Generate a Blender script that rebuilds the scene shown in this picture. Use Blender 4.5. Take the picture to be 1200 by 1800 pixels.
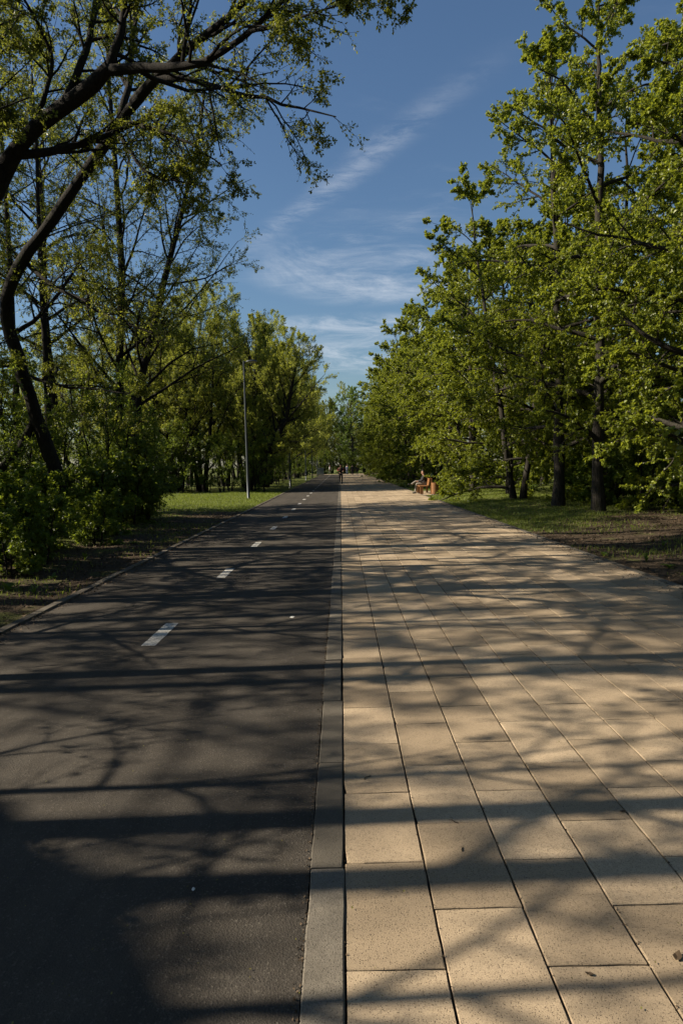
import bpy, math, random
import numpy as np
from mathutils import Matrix, Vector

# ------------------------------------------------------------------ scene, camera, sky, sun, exposure
for o in list(bpy.data.objects):
    bpy.data.objects.remove(o)
S = bpy.context.scene
COL = S.collection
R = math.radians
CAM_H, PITCH, ROLL, LENS = 1.65, 3.91, -1.2, 24.0
cam_d = bpy.data.cameras.new('camera')
cam = bpy.data.objects.new('camera', cam_d)
COL.objects.link(cam)
cam_d.sensor_fit = 'VERTICAL'
cam_d.sensor_height = 36.0
cam_d.sensor_width = 24.0
cam_d.lens = LENS
cam_d.clip_start = 0.05
cam_d.clip_end = 6000
CM = Matrix.Translation((0, 0, CAM_H)) @ Matrix.Rotation(R(90 - PITCH), 4, 'X') @ Matrix.Rotation(R(ROLL), 4, 'Z')
cam.matrix_world = CM
S.camera = cam

SUN_EL, SUN_SKEW = 33.0, 2.5          # elevation; how far the shadows swing forward of straight across
wd = bpy.data.worlds.new('World')
S.world = wd
wd.use_nodes = True
wn, wl = wd.node_tree.nodes, wd.node_tree.links
wn.clear()


def wnode(t, **k):
    n = wn.new(t)
    for a, b in k.items():
        setattr(n, a, b)
    return n


w_out = wnode('ShaderNodeOutputWorld')
w_bg = wnode('ShaderNodeBackground')
w_sky = wnode('ShaderNodeTexSky', sky_type='NISHITA', sun_disc=False)
w_sky.sun_elevation = R(SUN_EL)
w_sky.sun_rotation = R(-90 - SUN_SKEW)
w_sky.air_density = 1.3
w_sky.dust_density = 0.5
w_sky.ozone_density = 6.0
w_bg.inputs['Strength'].default_value = 0.05
# cirrus: noise laid out on a flat layer high above (direction / height)
w_tc = wnode('ShaderNodeTexCoord')
w_sep = wnode('ShaderNodeSeparateXYZ')
wl.new(w_tc.outputs['Generated'], w_sep.inputs[0])


def wmath(op, a, b=None, clamp=False):
    n = wnode('ShaderNodeMath', operation=op)
    n.use_clamp = clamp
    for i, v in enumerate((a, b)):
        if v is None:
            continue
        if isinstance(v, (int, float)):
            n.inputs[i].default_value = v
        else:
            wl.new(v, n.inputs[i])
    return n.outputs[0]


zc = wmath('MAXIMUM', w_sep.outputs['Z'], 0.03)
u_ = wmath('DIVIDE', w_sep.outputs['X'], zc)
v_ = wmath('DIVIDE', w_sep.outputs['Y'], zc)
w_uv = wnode('ShaderNodeCombineXYZ')
wl.new(u_, w_uv.inputs[0])
wl.new(v_, w_uv.inputs[1])


def wnoise(scale, detail, rough, rot=0.0, sx=1.0, sy=1.0, dist=0.0):
    mp = wnode('ShaderNodeMapping')
    mp.inputs['Rotation'].default_value = (0, 0, rot)
    mp.inputs['Scale'].default_value = (sx, sy, 1)
    wl.new(w_uv.outputs[0], mp.inputs[0])
    n = wnode('ShaderNodeTexNoise')
    n.inputs['Scale'].default_value = scale
    n.inputs['Detail'].default_value = detail
    n.inputs['Roughness'].default_value = rough
    n.inputs['Distortion'].default_value = dist
    wl.new(mp.outputs[0], n.inputs['Vector'])
    return n.outputs['Fac']


def wramp(v, a, b):
    n = wnode('ShaderNodeMapRange')
    n.interpolation_type = 'SMOOTHSTEP'
    n.inputs['From Min'].default_value = a
    n.inputs['From Max'].default_value = b
    wl.new(v, n.inputs['Value'])
    return n.outputs[0]


SKY_LINE = (-0.208, 2.872, 0.351, 1.859)      # the old contrail's two ends on that layer (u, v, u, v)
lx, ly = SKY_LINE[2] - SKY_LINE[0], SKY_LINE[3] - SKY_LINE[1]
ll = math.hypot(lx, ly)
nx_, ny_ = -ly / ll, lx / ll
dist_n = wmath('ADD', wmath('MULTIPLY', u_, nx_), wmath('MULTIPLY', v_, ny_))
dist_n = wmath('SUBTRACT', dist_n, nx_ * SKY_LINE[0] + ny_ * SKY_LINE[1])
wob = wmath('MULTIPLY', wmath('SUBTRACT', wnoise(2.2, 5, 0.6), 0.5), 0.10)
dist_n = wmath('ABSOLUTE', wmath('ADD', dist_n, wob))
streak = wmath('POWER', wmath('SUBTRACT', 1.0, wramp(dist_n, 0.0, 0.13)), 2.0)
streak = wmath('MULTIPLY', streak, wramp(wnoise(4.5, 8, 0.7, 0.5, 1.0, 1.8, 0.5), 0.34, 0.70))
along = wmath('ADD', wmath('MULTIPLY', u_, lx / ll), wmath('MULTIPLY', v_, ly / ll))
along = wmath('SUBTRACT', along, (lx * SKY_LINE[0] + ly * SKY_LINE[1]) / ll)
streak = wmath('MULTIPLY', streak, wmath('MULTIPLY', wramp(along, -0.9, 0.2), wmath('SUBTRACT', 1.0, wramp(along, 0.5, 1.45))))
wisps = wmath('MULTIPLY', wramp(wnoise(0.62, 7, 0.6, 0.5, 1.0, 1.6, 0.5), 0.50, 0.74),
              wramp(wnoise(2.6, 8, 0.68, 0.4, 1.0, 2.8, 0.7), 0.40, 0.75))
def patch(cu, cv, ru, rv):
    a = wmath('POWER', wmath('DIVIDE', wmath('SUBTRACT', u_, cu), ru), 2.0)
    b = wmath('POWER', wmath('DIVIDE', wmath('SUBTRACT', v_, cv), rv), 2.0)
    return wmath('SUBTRACT', 1.0, wramp(wmath('ADD', a, b), 0.0, 1.0))


veil = wmath('MULTIPLY', wmath('ADD', patch(0.2, 3.6, 0.75, 0.9), wmath('ADD', patch(0.3, 6.3, 1.3, 1.6), patch(0.1, 5.0, 0.9, 0.5)), clamp=True),
             wramp(wnoise(1.7, 9, 0.66, -0.5, 1.0, 0.8, 0.8), 0.36, 0.72))
cloud = wmath('ADD', wmath('ADD', wmath('MULTIPLY', streak, 0.28), wmath('MULTIPLY', veil, 0.48)), wmath('MULTIPLY', wisps, 0.3), clamp=True)
w_mix = wnode('ShaderNodeMix', data_type='RGBA')
wl.new(cloud, w_mix.inputs['Factor'])
wl.new(w_sky.outputs[0], w_mix.inputs['A'])
w_mix.inputs['B'].default_value = (8.6, 9.0, 9.6, 1)
wl.new(w_mix.outputs['Result'], w_bg.inputs['Color'])
wl.new(w_bg.outputs[0], w_out.inputs[0])

sun_d = bpy.data.lights.new('sun', 'SUN')
sun_d.energy = 5.0
sun_d.angle = R(0.47)
sun_d.color = (1.0, 0.87, 0.68)
sun = bpy.data.objects.new('sun', sun_d)
COL.objects.link(sun)
ce, se = math.cos(R(SUN_EL)), math.sin(R(SUN_EL))
ck, sk = math.cos(R(SUN_SKEW)), math.sin(R(SUN_SKEW))
SUN_DIR = Vector((ce * ck, ce * sk, -se))
sun.rotation_euler = SUN_DIR.to_track_quat('-Z', 'Y').to_euler()
sun.location = (-30, 0, 30)

S.view_settings.view_transform = 'Standard'
S.view_settings.look = 'None'
S.view_settings.exposure = 0.96
S.view_settings.gamma = 1.0
S.render.engine = 'CYCLES'
S.cycles.max_bounces = 5
S.cycles.diffuse_bounces = 2
S.cycles.glossy_bounces = 2
S.cycles.transmission_bounces = 4
S.cycles.use_denoising = True
S.cycles.sample_clamp_indirect = 4.0


def at(px, py, Y):
    """the place that stands Y metres ahead and shows at (px, py) of a 1200 x 1800 frame"""
    d = CM.to_3x3() @ Vector(((px - 600) / 1200, (900 - py) / 1200, -1))
    return Vector((0, 0, CAM_H)) + d * (Y / d.y)


# ------------------------------------------------------------------ materials
MATS = {}


def new_mat(name):
    m = bpy.data.materials.new(name)
    m.use_nodes = True
    m.node_tree.nodes.clear()
    MATS[name] = m
    nt = m.node_tree
    out = nt.nodes.new('ShaderNodeOutputMaterial')
    return m, nt, out


class NT:
    """small helper round one node tree"""
    def __init__(s, nt):
        s.nt = nt

    def n(s, t, ins=None, **k):
        n = s.nt.nodes.new(t)
        for a, b in k.items():
            setattr(n, a, b)
        for a, b in (ins or {}).items():
            if hasattr(b, 'is_linked') or hasattr(b, 'links'):
                s.nt.links.new(b, n.inputs[a])
            else:
                n.inputs[a].default_value = b
        return n

    def noise(s, vec, scale, detail=4, rough=0.6):
        return s.n('ShaderNodeTexNoise', {'Vector': vec, 'Scale': scale, 'Detail': detail, 'Roughness': rough}).outputs['Fac']

    def ramp(s, v, a, b, lo=0.0, hi=1.0):
        return s.n('ShaderNodeMapRange', {'Value': v, 'From Min': a, 'From Max': b, 'To Min': lo, 'To Max': hi}).outputs[0]

    def mix(s, f, a, b, blend='MIX'):
        n = s.nt.nodes.new('ShaderNodeMix')
        n.data_type = 'RGBA'
        n.blend_type = blend
        for k, v in (('Factor', f), ('A', a), ('B', b)):
            if isinstance(v, (int, float)):
                n.inputs[k].default_value = v
            elif isinstance(v, tuple):
                n.inputs[k].default_value = v if len(v) == 4 else v + (1,)
            else:
                s.nt.links.new(v, n.inputs[k])
        return n.outputs['Result']

    def math(s, op, a, b=0.0):
        n = s.nt.nodes.new('ShaderNodeMath')
        n.operation = op
        for i, v in enumerate((a, b)):
            if isinstance(v, (int, float)):
                n.inputs[i].default_value = v
            else:
                s.nt.links.new(v, n.inputs[i])
        return n.outputs[0]

    def bump(s, h, dist, strength=1.0):
        return s.n('ShaderNodeBump', {'Height': h, 'Distance': dist, 'Strength': strength}).outputs[0]


def c4(c):
    return tuple(c) + (1,) if len(c) == 3 else tuple(c)


def plain(name, col, rough=0.6, metal=0.0, var=0.15, scale=8.0, bump=0.0):
    m, nt, out = new_mat(name)
    t = NT(nt)
    pos = t.n('ShaderNodeTexCoord').outputs['Object']
    nz = t.noise(pos, scale, 5, 0.65)
    dark = tuple(c * (1 - var) for c in col)
    lite = tuple(min(1, c * (1 + var)) for c in col)
    colr = t.mix(t.ramp(nz, 0.3, 0.7), dark, lite)
    p = t.n('ShaderNodeBsdfPrincipled', {'Base Color': colr, 'Roughness': rough, 'Metallic': metal})
    if bump:
        nt.links.new(t.bump(nz, bump), p.inputs['Normal'])
    nt.links.new(p.outputs[0], out.inputs[0])
    return m


def leaf_mat(name, dark, light, trans, tf=0.45, rough=0.45, spec=0.4):
    m, nt, out = new_mat(name)
    t = NT(nt)
    a = t.n('ShaderNodeAttribute', attribute_name='rnd').outputs['Fac']
    ob = t.n('ShaderNodeObjectInfo').outputs['Random']
    f = t.math('ADD', t.math('MULTIPLY', t.math('POWER', a, 1.6), 0.8), t.math('MULTIPLY', ob, 0.2))
    base = t.mix(f, dark, light)
    tr = t.mix(f, tuple(c * 0.75 for c in trans), tuple(min(1, c * 1.2) for c in trans))
    p = t.n('ShaderNodeBsdfPrincipled', {'Base Color': base, 'Roughness': rough, 'Specular IOR Level': spec})
    tl = t.n('ShaderNodeBsdfTranslucent', {'Color': tr})
    mx = t.n('ShaderNodeMixShader', {'Fac': tf})
    nt.links.new(p.outputs[0], mx.inputs[1])
    nt.links.new(tl.outputs[0], mx.inputs[2])
    nt.links.new(mx.outputs[0], out.inputs[0])
    return m


def bark_mat(name, dark, light):
    m, nt, out = new_mat(name)
    t = NT(nt)
    pos = t.n('ShaderNodeTexCoord').outputs['Object']
    mp = t.n('ShaderNodeMapping', {'Vector': pos, 'Scale': (1, 1, 0.18)}).outputs[0]
    n1 = t.noise(mp, 26, 6, 0.7)
    n2 = t.noise(pos, 2.5, 4, 0.6)
    c = t.mix(t.ramp(n1, 0.35, 0.68), dark, light)
    c = t.mix(t.math('MULTIPLY', t.ramp(n2, 0.55, 0.75), 0.5), c, (0.045, 0.05, 0.02))
    p = t.n('ShaderNodeBsdfPrincipled', {'Base Color': c, 'Roughness': 0.9, 'Specular IOR Level': 0.2})
    nt.links.new(t.bump(n1, 0.03), p.inputs['Normal'])
    nt.links.new(p.outputs[0], out.inputs[0])
    return m


leaf_mat('lime_leaf', (0.045, 0.072, 0.010), (0.27, 0.315, 0.03), (0.40, 0.45, 0.035), 0.45, 0.4)
leaf_mat('elm_leaf', (0.05, 0.070, 0.012), (0.16, 0.18, 0.026), (0.30, 0.33, 0.035), 0.5)
leaf_mat('willow_leaf', (0.10, 0.128, 0.02), (0.25, 0.28, 0.045), (0.40, 0.43, 0.055), 0.5)
leaf_mat('shrub_leaf', (0.055, 0.10, 0.014), (0.13, 0.19, 0.026), (0.27, 0.34, 0.03), 0.45)
leaf_mat('maple_leaf', (0.05, 0.095, 0.018), (0.14, 0.20, 0.032), (0.24, 0.34, 0.04), 0.42)
leaf_mat('grass_blade', (0.09, 0.13, 0.02), (0.19, 0.22, 0.045), (0.24, 0.3, 0.035), 0.4, 0.5)
leaf_mat('dead_leaf', (0.05, 0.034, 0.02), (0.17, 0.125, 0.085), (0.08, 0.05, 0.025), 0.15, 0.8, 0.2)
leaf_mat('bud_scale', (0.10, 0.085, 0.03), (0.24, 0.24, 0.06), (0.1, 0.1, 0.02), 0.2, 0.7, 0.2)
bark_mat('dark_bark', (0.007, 0.0065, 0.006), (0.026, 0.023, 0.02))
bark_mat('grey_bark', (0.014, 0.0125, 0.0105), (0.055, 0.049, 0.041))
plain('lamp_metal', (0.055, 0.064, 0.072), 0.45, 0.6, 0.12, 3)
plain('lamp_lens', (0.5, 0.5, 0.48), 0.25, 0, 0.05)
plain('bench_wood', (0.23, 0.105, 0.036), 0.6, 0, 0.3, 14, 0.002)
plain('black_metal', (0.012, 0.012, 0.013), 0.5, 0.3, 0.1)
plain('cabinet_paint', (0.16, 0.18, 0.19), 0.55, 0.2, 0.1, 3)
plain('skin', (0.36, 0.2, 0.14), 0.55, 0, 0.06)
plain('hair', (0.018, 0.013, 0.010), 0.6, 0, 0.2)
plain('cloth_black', (0.012, 0.012, 0.014), 0.85, 0, 0.25, 12)
plain('cloth_maroon', (0.14, 0.018, 0.016), 0.8, 0, 0.2, 12)
plain('cloth_navy', (0.035, 0.055, 0.11), 0.85, 0, 0.2, 12)
plain('cloth_white', (0.62, 0.6, 0.56), 0.85, 0, 0.1, 12)
plain('cloth_grey', (0.22, 0.2, 0.17), 0.85, 0, 0.2, 12)
plain('cloth_red', (0.3, 0.06, 0.05), 0.85, 0, 0.2, 12)
plain('shoe', (0.015, 0.014, 0.014), 0.6, 0, 0.2)
plain('shoe_sole', (0.6, 0.6, 0.58), 0.6, 0, 0.1)
plain('pale_wood', (0.36, 0.28, 0.17), 0.7, 0, 0.2, 10)
plain('droppings', (0.55, 0.54, 0.5), 0.8, 0, 0.1, 60)
plain('dry_twig', (0.05, 0.035, 0.022), 0.85, 0, 0.3, 30)


def mat_asphalt():
    m, nt, out = new_mat('asphalt')
    t = NT(nt)
    pos = t.n('ShaderNodeTexCoord').outputs['Object']
    grain = t.noise(pos, 210, 3, 0.75)
    vor = t.n('ShaderNodeTexVoronoi', {'Vector': pos, 'Scale': 130.0}, feature='F1')
    patch = t.noise(pos, 0.9, 6, 0.65)
    fine = t.noise(pos, 7, 6, 0.7)
    mp = t.n('ShaderNodeMapping', {'Vector': pos, 'Scale': (2.2, 0.12, 1)}).outputs[0]
    drag = t.noise(mp, 1.6, 4, 0.6)
    c = t.mix(t.ramp(patch, 0.3, 0.7), (0.048, 0.0435, 0.038), (0.082, 0.074, 0.064))
    c = t.mix(t.math('MULTIPLY', t.ramp(fine, 0.35, 0.75), 0.35), c, (0.10, 0.085, 0.068))
    c = t.mix(t.math('MULTIPLY', t.ramp(drag, 0.46, 0.66), 0.42), c, (0.035, 0.031, 0.027))
    stone = t.ramp(vor.outputs['Color'], 0.72, 0.95)
    c = t.mix(t.math('MULTIPLY', stone, 0.55), c, (0.15, 0.135, 0.115))
    c = t.mix(t.math('MULTIPLY', t.ramp(grain, 0.5, 0.7), 0.5), c, (0.018, 0.016, 0.014))
    p = t.n('ShaderNodeBsdfPrincipled', {'Base Color': c, 'Roughness': 0.88, 'Specular IOR Level': 0.08})
    h = t.math('ADD', t.math('MULTIPLY', vor.outputs['Distance'], 0.8), grain)
    nt.links.new(t.bump(h, 0.0035, 0.8), p.inputs['Normal'])
    nt.links.new(p.outputs[0], out.inputs[0])


def mat_concrete(name, ca, cb, speck, warm=1.0, dark_amt=0.75):
    m, nt, out = new_mat(name)
    t = NT(nt)
    geo = t.n('ShaderNodeNewGeometry').outputs['Position']
    rnd = t.n('ShaderNodeObjectInfo').outputs['Random']
    a = t.n('ShaderNodeAttribute', attribute_name='rnd').outputs['Fac']
    f = t.math('FRACT', t.math('ADD', rnd, a))
    big = t.noise(geo, 3.2, 6, 0.65)
    mid = t.noise(geo, 38, 5, 0.7)
    fine = t.noise(geo, 230, 3, 0.7)
    sp = t.n('ShaderNodeTexVoronoi', {'Vector': geo, 'Scale': 150.0}, feature='F1')
    sp2 = t.n('ShaderNodeTexVoronoi', {'Vector': geo, 'Scale': 61.0}, feature='F1')
    gr = t.noise(geo, 105, 4, 0.8)
    wear = t.noise(geo, 0.55, 5, 0.7)
    c = t.mix(f, tuple(x * 0.8 for x in ca), cb)
    c = t.mix(t.math('MULTIPLY', t.ramp(big, 0.42, 0.72), 0.45), c, tuple(x * 0.62 for x in ca))
    c = t.mix(t.math('MULTIPLY', t.ramp(mid, 0.45, 0.75), 0.35), c, tuple(x * 0.6 for x in ca))
    spots = t.math('MULTIPLY', t.ramp(sp.outputs['Distance'], 0.36, 0.16), t.ramp(sp.outputs['Color'], 0.44, 0.50))
    c = t.mix(t.math('MULTIPLY', t.ramp(wear, 0.46, 0.66), 0.42), c, tuple(x * 0.55 for x in ca))
    c = t.mix(t.math('MULTIPLY', t.ramp(gr, 0.53, 0.72), 0.6 * dark_amt), c, speck)
    big_spots = t.math('MULTIPLY', t.ramp(sp2.outputs['Distance'], 0.30, 0.10), t.ramp(sp2.outputs['Color'], 0.80, 0.84))
    c = t.mix(t.math('MULTIPLY', spots, dark_amt), c, speck)
    c = t.mix(t.math('MULTIPLY', big_spots, dark_amt), c, speck)
    c = t.mix(t.math('MULTIPLY', t.ramp(fine, 0.50, 0.66), 0.62), c, tuple(x * 0.42 for x in ca))
    p = t.n('ShaderNodeBsdfPrincipled', {'Base Color': c, 'Roughness': 0.85, 'Specular IOR Level': 0.1})
    h = t.math('SUBTRACT', fine, t.math('MULTIPLY', spots, 0.9))
    nt.links.new(t.bump(h, 0.0018, 0.9), p.inputs['Normal'])
    nt.links.new(p.outputs[0], out.inputs[0])


def mat_ground():
    m, nt, out = new_mat('ground_soil')
    t = NT(nt)
    geo = t.n('ShaderNodeNewGeometry').outputs['Position']
    a = t.n('ShaderNodeAttribute', attribute_name='lawn').outputs['Fac']
    n1 = t.noise(geo, 1.1, 6, 0.65)
    n2 = t.noise(geo, 14, 6, 0.72)
    n3 = t.noise(geo, 70, 4, 0.7)
    soil = t.mix(t.ramp(n2, 0.3, 0.7), (0.035, 0.025, 0.017), (0.10, 0.075, 0.05))
    soil = t.mix(t.math('MULTIPLY', t.ramp(n3, 0.55, 0.75), 0.6), soil, (0.17, 0.13, 0.09))
    grass = t.mix(t.ramp(n2, 0.3, 0.7), (0.06, 0.085, 0.018), (0.15, 0.17, 0.04))
    grass = t.mix(t.math('MULTIPLY', t.ramp(n1, 0.5, 0.72), 0.4), grass, (0.11, 0.10, 0.045))
    f = t.ramp(t.math('ADD', a, t.math('MULTIPLY', t.math('SUBTRACT', n1, 0.5), 1.3)), 0.4, 0.6)
    c = t.mix(t.math('MINIMUM', t.math('MAXIMUM', f, 0.0), 1.0), soil, grass)
    p = t.n('ShaderNodeBsdfPrincipled', {'Base Color': c, 'Roughness': 0.95, 'Specular IOR Level': 0.15})
    nt.links.new(t.bump(t.math('ADD', n2, t.math('MULTIPLY', n3, 0.5)), 0.05), p.inputs['Normal'])
    nt.links.new(p.outputs[0], out.inputs[0])


def mat_paint():
    m, nt, out = new_mat('road_paint')
    t = NT(nt)
    geo = t.n('ShaderNodeNewGeometry').outputs['Position']
    n1 = t.noise(geo, 60, 5, 0.75)
    n2 = t.noise(geo, 9, 5, 0.7)
    c = t.mix(t.ramp(n2, 0.3, 0.7), (0.36, 0.35, 0.32), (0.58, 0.57, 0.53))
    c = t.mix(t.math('MULTIPLY', t.ramp(n1, 0.50, 0.60), 0.85), c, (0.07, 0.065, 0.06))
    p = t.n('ShaderNodeBsdfPrincipled', {'Base Color': c, 'Roughness': 0.7})
    nt.links.new(p.outputs[0], out.inputs[0])


mat_asphalt()
mat_concrete('paver_sand', (0.385, 0.302, 0.207), (0.525, 0.415, 0.288), (0.06, 0.047, 0.033), dark_amt=0.7)
mat_concrete('kerb_concrete', (0.13, 0.117, 0.097), (0.215, 0.192, 0.158), (0.04, 0.036, 0.03), dark_amt=0.5)
mat_concrete('joint_grit', (0.035, 0.027, 0.019), (0.05, 0.04, 0.028), (0.012, 0.01, 0.008))
mat_ground()
mat_paint()

# ------------------------------------------------------------------ mesh helpers


def mesh_np(name, verts, groups, rnd_name='rnd'):
    """groups: list of (faces array (N,k), material name, smooth, rnd per face or None)"""
    me = bpy.data.meshes.new(name)
    verts = np.asarray(verts, dtype=np.float32)
    mats, lv, lt, mi, sm, rn = [], [], [], [], [], []
    for f, mname, smooth, r in groups:
        f = np.asarray(f, dtype=np.int32)
        if len(f) == 0:
            continue
        if mname not in mats:
            mats.append(mname)
        lv.append(f.ravel())
        lt.append(np.full(len(f), f.shape[1], np.int32))
        mi.append(np.full(len(f), mats.index(mname), np.int32))
        sm.append(np.full(len(f), bool(smooth)))
        rn.append(np.zeros(len(f), np.float32) if r is None else np.asarray(r, np.float32))
    lv, lt, mi, sm, rn = map(np.concatenate, (lv, lt, mi, sm, rn))
    ls = np.concatenate(([0], np.cumsum(lt)[:-1])).astype(np.int32)
    me.vertices.add(len(verts))
    me.vertices.foreach_set('co', verts.ravel())
    me.loops.add(len(lv))
    me.loops.foreach_set('vertex_index', lv)
    me.polygons.add(len(lt))
    me.polygons.foreach_set('loop_start', ls)
    me.polygons.foreach_set('loop_total', lt)
    me.polygons.foreach_set('material_index', mi)
    me.polygons.foreach_set('use_smooth', sm)
    for mname in mats:
        me.materials.append(MATS[mname])
    at_ = me.attributes.new(rnd_name, 'FLOAT', 'FACE')
    at_.data.foreach_set('value', rn)
    me.update(calc_edges=True)
    return me


def link(name, me, parent=None, loc=None):
    o = bpy.data.objects.new(name, me)
    COL.objects.link(o)
    if parent is not None:
        o.parent = parent
    if loc is not None:
        o.location = loc
    return o


def tag(o, label=None, cat=None, group=None, kind=None):
    if label:
        o['label'] = label
    if cat:
        o['category'] = cat
    if group:
        o['group'] = group
    if kind:
        o['kind'] = kind
    return o


def empty(name, loc, rz=0.0, scale=None):
    o = bpy.data.objects.new(name, None)
    COL.objects.link(o)
    o.location = loc
    o.rotation_euler = (0, 0, rz)
    o.empty_display_size = 0.2
    if scale is not None:
        o.scale = scale
    return o


class MB:
    """collects boxes, tubes and lathes into one mesh"""
    def __init__(s):
        s.v, s.g, s.n = [], [], 0

    def add(s, verts, faces, mat, smooth=False, rnd=None):
        verts = np.asarray(verts, float).reshape(-1, 3)
        for f in faces:
            s.g.append((np.asarray(f, int) + s.n, mat, smooth, rnd))
        s.v.append(verts)
        s.n += len(verts)

    def box(s, x0, x1, y0, y1, z0, z1, mat, bev=0.0, rnd=0.0):
        """box with bevelled top edges"""
        b = bev
        if b <= 0:
            v = [(x0, y0, z0), (x1, y0, z0), (x1, y1, z0), (x0, y1, z0), (x0, y0, z1), (x1, y0, z1), (x1, y1, z1), (x0, y1, z1)]
            f = [(0, 3, 2, 1), (4, 5, 6, 7), (0, 1, 5, 4), (1, 2, 6, 5), (2, 3, 7, 6), (3, 0, 4, 7)]
        else:
            v = [(x0, y0, z0), (x1, y0, z0), (x1, y1, z0), (x0, y1, z0),
                 (x0, y0, z1 - b), (x1, y0, z1 - b), (x1, y1, z1 - b), (x0, y1, z1 - b),
                 (x0 + b, y0 + b, z1), (x1 - b, y0 + b, z1), (x1 - b, y1 - b, z1), (x0 + b, y1 - b, z1)]
            f = [(0, 3, 2, 1), (0, 1, 5, 4), (1, 2, 6, 5), (2, 3, 7, 6), (3, 0, 4, 7),
                 (4, 5, 9, 8), (5, 6, 10, 9), (6, 7, 11, 10), (7, 4, 8, 11), (8, 9, 10, 11)]
        s.add(v, [f], mat, False, np.full(len(f), rnd))

    def tube(s, pts, rad, k, mat, caps=True):
        P = np.array([[tuple(p) for p in pts]], float)
        Rr = np.array([rad], float)
        v, q = tubes(P, Rr, k)
        s.add(v, [q], mat, True)
        if caps:
            n = len(pts)
            s.g.append((np.array([list(range(k))[::-1]]) + s.n - n * k, mat, False, None))
            s.g.append((np.array([list(range(k))]) + s.n - k, mat, False, None))

    def lathe(s, prof, k, mat, c=(0, 0, 0), smooth=True):
        a = np.arange(k) * 2 * math.pi / k
        v = np.array([[(c[0] + r * math.cos(t), c[1] + r * math.sin(t), c[2] + z) for t in a] for r, z in prof]).reshape(-1, 3)
        q = []
        for i in range(len(prof) - 1):
            for j in range(k):
                q.append((i * k + j, i * k + (j + 1) % k, (i + 1) * k + (j + 1) % k, (i + 1) * k + j))
        s.add(v, [q], mat, smooth)

    def mesh(s, name):
        return mesh_np(name, np.concatenate(s.v), s.g)

    def build(s, name, parent=None, loc=None):
        return link(name, s.mesh(name), parent, loc)


def nrm(v):
    return v / np.maximum(np.linalg.norm(v, axis=-1, keepdims=True), 1e-9)


def tubes(P, Rr, k):
    B, n, _ = P.shape
    T = np.empty_like(P)
    T[:, 1:-1] = P[:, 2:] - P[:, :-2]
    T[:, 0] = P[:, 1] - P[:, 0]
    T[:, -1] = P[:, -1] - P[:, -2]
    T = nrm(T)
    mean = nrm(P[:, -1] - P[:, 0])
    ref = np.where(np.abs(mean[:, 2:3]) > 0.75, np.array([[1.0, 0.13, 0]]), np.array([[0.0, 0.07, 1.0]]))
    U = nrm(np.cross(T, ref[:, None, :]))
    V = np.cross(T, U)
    a = np.arange(k) * 2 * math.pi / k
    v = P[:, :, None, :] + Rr[:, :, None, None] * (np.cos(a)[None, None, :, None] * U[:, :, None, :] + np.sin(a)[None, None, :, None] * V[:, :, None, :])
    b = np.arange(B)[:, None, None] * (n * k)
    i = np.arange(n - 1)[None, :, None] * k
    j = np.arange(k)[None, None, :]
    j2 = (j + 1) % k
    q = np.stack(np.broadcast_arrays(b + i + j, b + i + j2, b + i + k + j2, b + i + k + j), -1).reshape(-1, 4)
    return v.reshape(-1, 3), q


# ------------------------------------------------------------------ tree growing (vectorised over all branches of a level)


def grow(rng, start, d, L, n, wob, trop):
    B = len(start)
    pts = np.empty((B, n, 3))
    pts[:, 0] = start
    d = nrm(d)
    p = start.copy()
    for i in range(1, n):
        d = nrm(d + wob * rng.normal(size=(B, 3)) + np.array([0, 0, 1.0]) * trop)
        p = p + d * (L / (n - 1))[:, None]
        pts[:, i] = p
    return pts


def sample(P, s):
    """P (B,n,3), s (B,c) in 0..1 -> points and tangents (B,c,3)"""
    B, n, _ = P.shape
    x = np.clip(s, 0, 0.9999) * (n - 1)
    i = x.astype(int)
    f = (x - i)[..., None]
    b = np.arange(B)[:, None]
    a, c = P[b, i], P[b, i + 1]
    return a + (c - a) * f, nrm(c - a), i, f[..., 0]


def spawn(rng, P, Rr, count, s0, s1, ang, angv, Lf, n, wob, trop, rr, rmax, endf=0.25):
    """grow `count` children from every branch of P; Lf: (B,c) lengths factor of parent's length or absolute array"""
    B = len(P)
    s = s0 + (s1 - s0) * (np.arange(count)[None, :] + rng.random((B, count))) / count
    pos, tan, i, f = sample(P, s)
    b = np.arange(B)[:, None]
    pr = Rr[b, i] * (1 - f) + Rr[b, i + 1] * f
    up = np.where(np.abs(tan[..., 2:3]) > 0.9, np.array([1.0, 0, 0]), np.array([0, 0, 1.0]))
    U = nrm(np.cross(tan, up))
    V = np.cross(tan, U)
    phi = np.arange(count)[None, :] * 2.4 + rng.random((B, 1)) * 6.28 + rng.normal(0, 0.5, (B, count))
    th = ang + angv * rng.normal(size=(B, count))
    d = np.cos(th)[..., None] * tan + np.sin(th)[..., None] * (np.cos(phi)[..., None] * U + np.sin(phi)[..., None] * V)
    plen = np.linalg.norm(np.diff(P, axis=1), axis=2).sum(1)
    L = plen[:, None] * Lf * (1.0 - 0.55 * (s - s0) / max(s1 - s0, 1e-6)) * rng.uniform(0.65, 1.3, (B, count))
    L = np.clip(L, 0.12, None)
    r0 = np.minimum(pr * rr, rmax)
    C = grow(rng, pos.reshape(-1, 3), d.reshape(-1, 3), L.ravel(), n, wob, trop)
    t = np.linspace(0, 1, n)[None, :]
    return C, r0.reshape(-1, 1) * (1 - (1 - endf) * t)


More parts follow.
